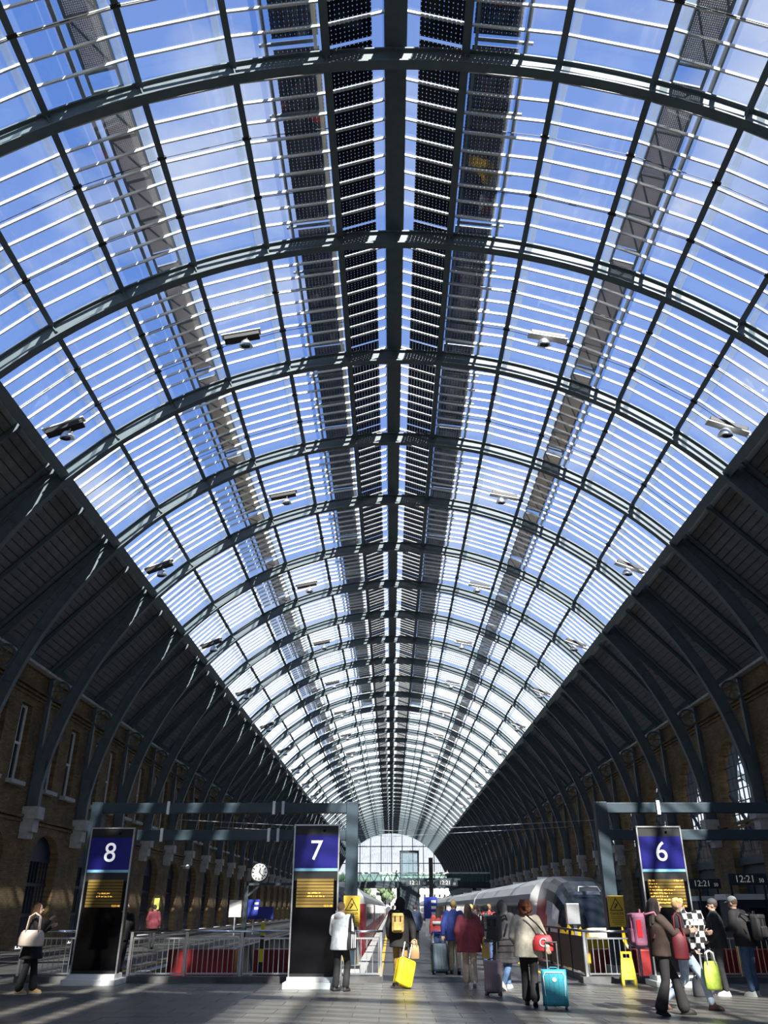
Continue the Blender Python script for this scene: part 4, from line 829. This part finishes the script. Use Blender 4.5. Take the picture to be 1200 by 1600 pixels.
# right-hand group
person('long haired woman in brown jacket and flared black trousers', (4.60, 15.5, 0), -88, 1.74, walk(.30, hipz=.93, eR=(.24, .18, 1.22), wR=(.14, .48, 1.25), eL=(-.24, .16, 1.2), wL=(-.1, .42, 1.22), fR=-.3, aR=(.09, -.16, .10)), ((.045, .028, .02), .86, .035), (.013, .012, .013), (.015, .013, .012), ((.022, .012, .008), 'mane'), flare=.045)
mbp = backpack('mauve travel backpack with red pocket worn by the long haired woman', (4.25, 15.5, 1.00), R_(-88), .34, .52, .22, pm('mauve nylon', (.20, .07, .12), .7, 0, 20, .1), pm('mauve strap', (.30, .10, .16), .7))
MB().box((.172, -.02, .28), (.012, .08, .26)).build('red_pocket', REDT, mbp); MB().box((-.172, -.02, .28), (.012, .08, .26)).build('red_pocket', REDT, mbp)
softbag('shoulder_bag', 'dark red slouchy shoulder bag on the long haired woman', 'bag', (4.86, 15.25, .82), R_(-5), .26, .42, .16, pm('oxblood leather', (.13, .012, .018), .6), .28)
person('curly blond man in black jacket and pale jeans striding', (5.24, 16.3, 0), -118, 1.74, walk(.34, hipz=.89, eR=(.26, .02, 1.15), wR=(.26, .22, .95), eL=(-.27, .16, 1.2), wL=(-.18, .38, 1.2), headt=.1, headf=.02), ((.015, .015, .016), .88, .03), (.45, .55, .66), (.07, .025, .02), ((.62, .42, .18), 'curly'))
def checked():
    m = bpy.data.materials.new('black and white check'); m.use_nodes = True; t = m.node_tree; c = t.nodes.new('ShaderNodeTexChecker'); c.inputs['Scale'].default_value = 11; c.inputs[1].default_value = (.75, .73, .7, 1); c.inputs[2].default_value = (.02, .02, .02, 1)
    q = t.nodes.new('ShaderNodeTexCoord'); t.links.new(q.outputs['Object'], c.inputs[0]); t.links.new(c.outputs[0], t.nodes['Principled BSDF'].inputs['Base Color']); t.nodes['Principled BSDF'].inputs['Roughness'].default_value = .9; return m
sf = MB(); rnd = random.Random(2)
for i in range(7): x = -.12 + .045 * i; sf.tube([(x, rnd.uniform(-.05, .05), .28 + rnd.uniform(-.03, .05)), (x + .03, rnd.uniform(-.06, .02), .12), (x - .01, rnd.uniform(-.05, .05), -.02), (x + rnd.uniform(-.04, .06), 0, -.26 + rnd.uniform(-.05, .14))], [.05, .06, .055, .03], 8)
sc_o = fin(sf, 'scarf', checked(), None, .013, 3); sc_o.location = (5.22, 15.55, 1.24); tag(sc_o, 'black and white checked scarf held up by the long haired woman', 'scarf')
softbag('carrier_bag', 'lime green and white carrier bag held by the blond man', 'bag', (5.62, 16.1, .32), R_(10), .30, .44, .14, pm('lime plastic', (.55, .72, .10), .5, 0, 6, .35), .16, None, WHITEP)
softbag('holdall', 'dark grey holdall standing on the floor by the railing', 'bag', (6.22, 18.6, 0), R_(10), .34, .36, .24, pm('grey nylon', (.05, .05, .055), .8), .12)
person('man in black jacket and dark beanie with glasses facing the totem', (6.80, 18.85, 0), 72, 1.76, dict(eL=(-.27, .0, 1.17), wL=(-.2, .16, 1.0), eR=(.27, 0, 1.17), wR=(.2, .16, 1.0)), ((.018, .018, .019), .84, .045), (.045, .045, .047), (.55, .53, .5), ((.05, .03, .02), 'short'), hat=((.06, .06, .06), 'beanie'))
person('man in black jacket grey cap and blue jeans with head bowed', (7.35, 18.75, 0), 40, 1.80, dict(eL=(-.27, .08, 1.18), wL=(-.12, .30, 1.15), eR=(.27, .08, 1.18), wR=(.12, .30, 1.15), lean=.10, headf=.05), ((.014, .014, .015), .86, .055), (.045, .085, .16), (.45, .48, .42), ((.12, .08, .05), 'short'), hat=((.25, .26, .28), 'cap'))
backpack('black rucksack worn by the man in the grey cap', (7.56, 18.49, 1.0), R_(40), .32, .48, .2, pm('black nylon', (.018, .017, .018), .7), BLACK)

# ------------------------------------------------------------ small platform furniture beyond the railings
def board(x, y, z, wd, h, mat, label, marks=0, name='notice_board'):
    t = thing(name, label, 'sign', (x, y, 0)); MB().box((0, 0, z), (wd, .06, h)).build('panel', mat, t); MB().box((0, .05, z / 2), (.08, .08, z)).build('post', ALU, t)
    for i in range(marks): MB().box((wd * .22, -.035, z + h * .3 - i * h * .25), (wd * .35, .01, h * .12)).build('printed_line', WHITEP, t)
board(2.05, 46, 1.55, .7, 1.1, BLUEP, 'blue information board by the tall black post', 3)
board(2.1, 45.5, .7, .7, .8, WHITEP, 'white poster stand below the blue information board', 0, 'poster_stand')
board(-10.2, 58, 1.55, .8, 1.0, WHITEP, 'white pictogram board on the left platform', 0); board(-9.3, 60, 1.5, .8, 1.2, BLUEP, 'navy board with two white lines on the left platform', 2)
board(-8.2, 58, 1.3, 1.0, .7, BLUEP, 'low navy board beside the station clock', 0); board(-13.8, 52, 1.8, .3, .6, pm('lime sign', (.6, .65, .1), .5), 'small yellow green sign on the left brick wall side', 0)
for i, y in enumerate((34, 46)): MB()
def cctv(x, y, z, label):
    t = thing('dome_camera', label, 'camera', (x, y, z)); MB().ball((0, 0, 0), (.16, .16, .14)).build('dome', WHITEP, t, smooth=True); MB().box((.25 * (1 if x > 0 else -1), 0, .05), (.5, .06, .06)).build('arm', WHITEP, t)
cctv(15.6, 64, 5.4, 'white dome camera high on the arcade wall, upper of two'); cctv(15.6, 63, 3.4, 'white dome camera on the arcade wall, lower of two'); cctv(-15.5, 66, 4.4, 'white dome camera on the left brick wall')
m = MB()
for y, z in ((75, 7.2), (62, 6.6)):
    m = MB(); m.tube([(XL + .1, y, z + .8), (CX, y, z), (XR - .1, y, z + .8)], .02, 5); tag(m.build('span_wire', ALU), 'thin span wire strung between the side walls', 'wire', 'span wires')
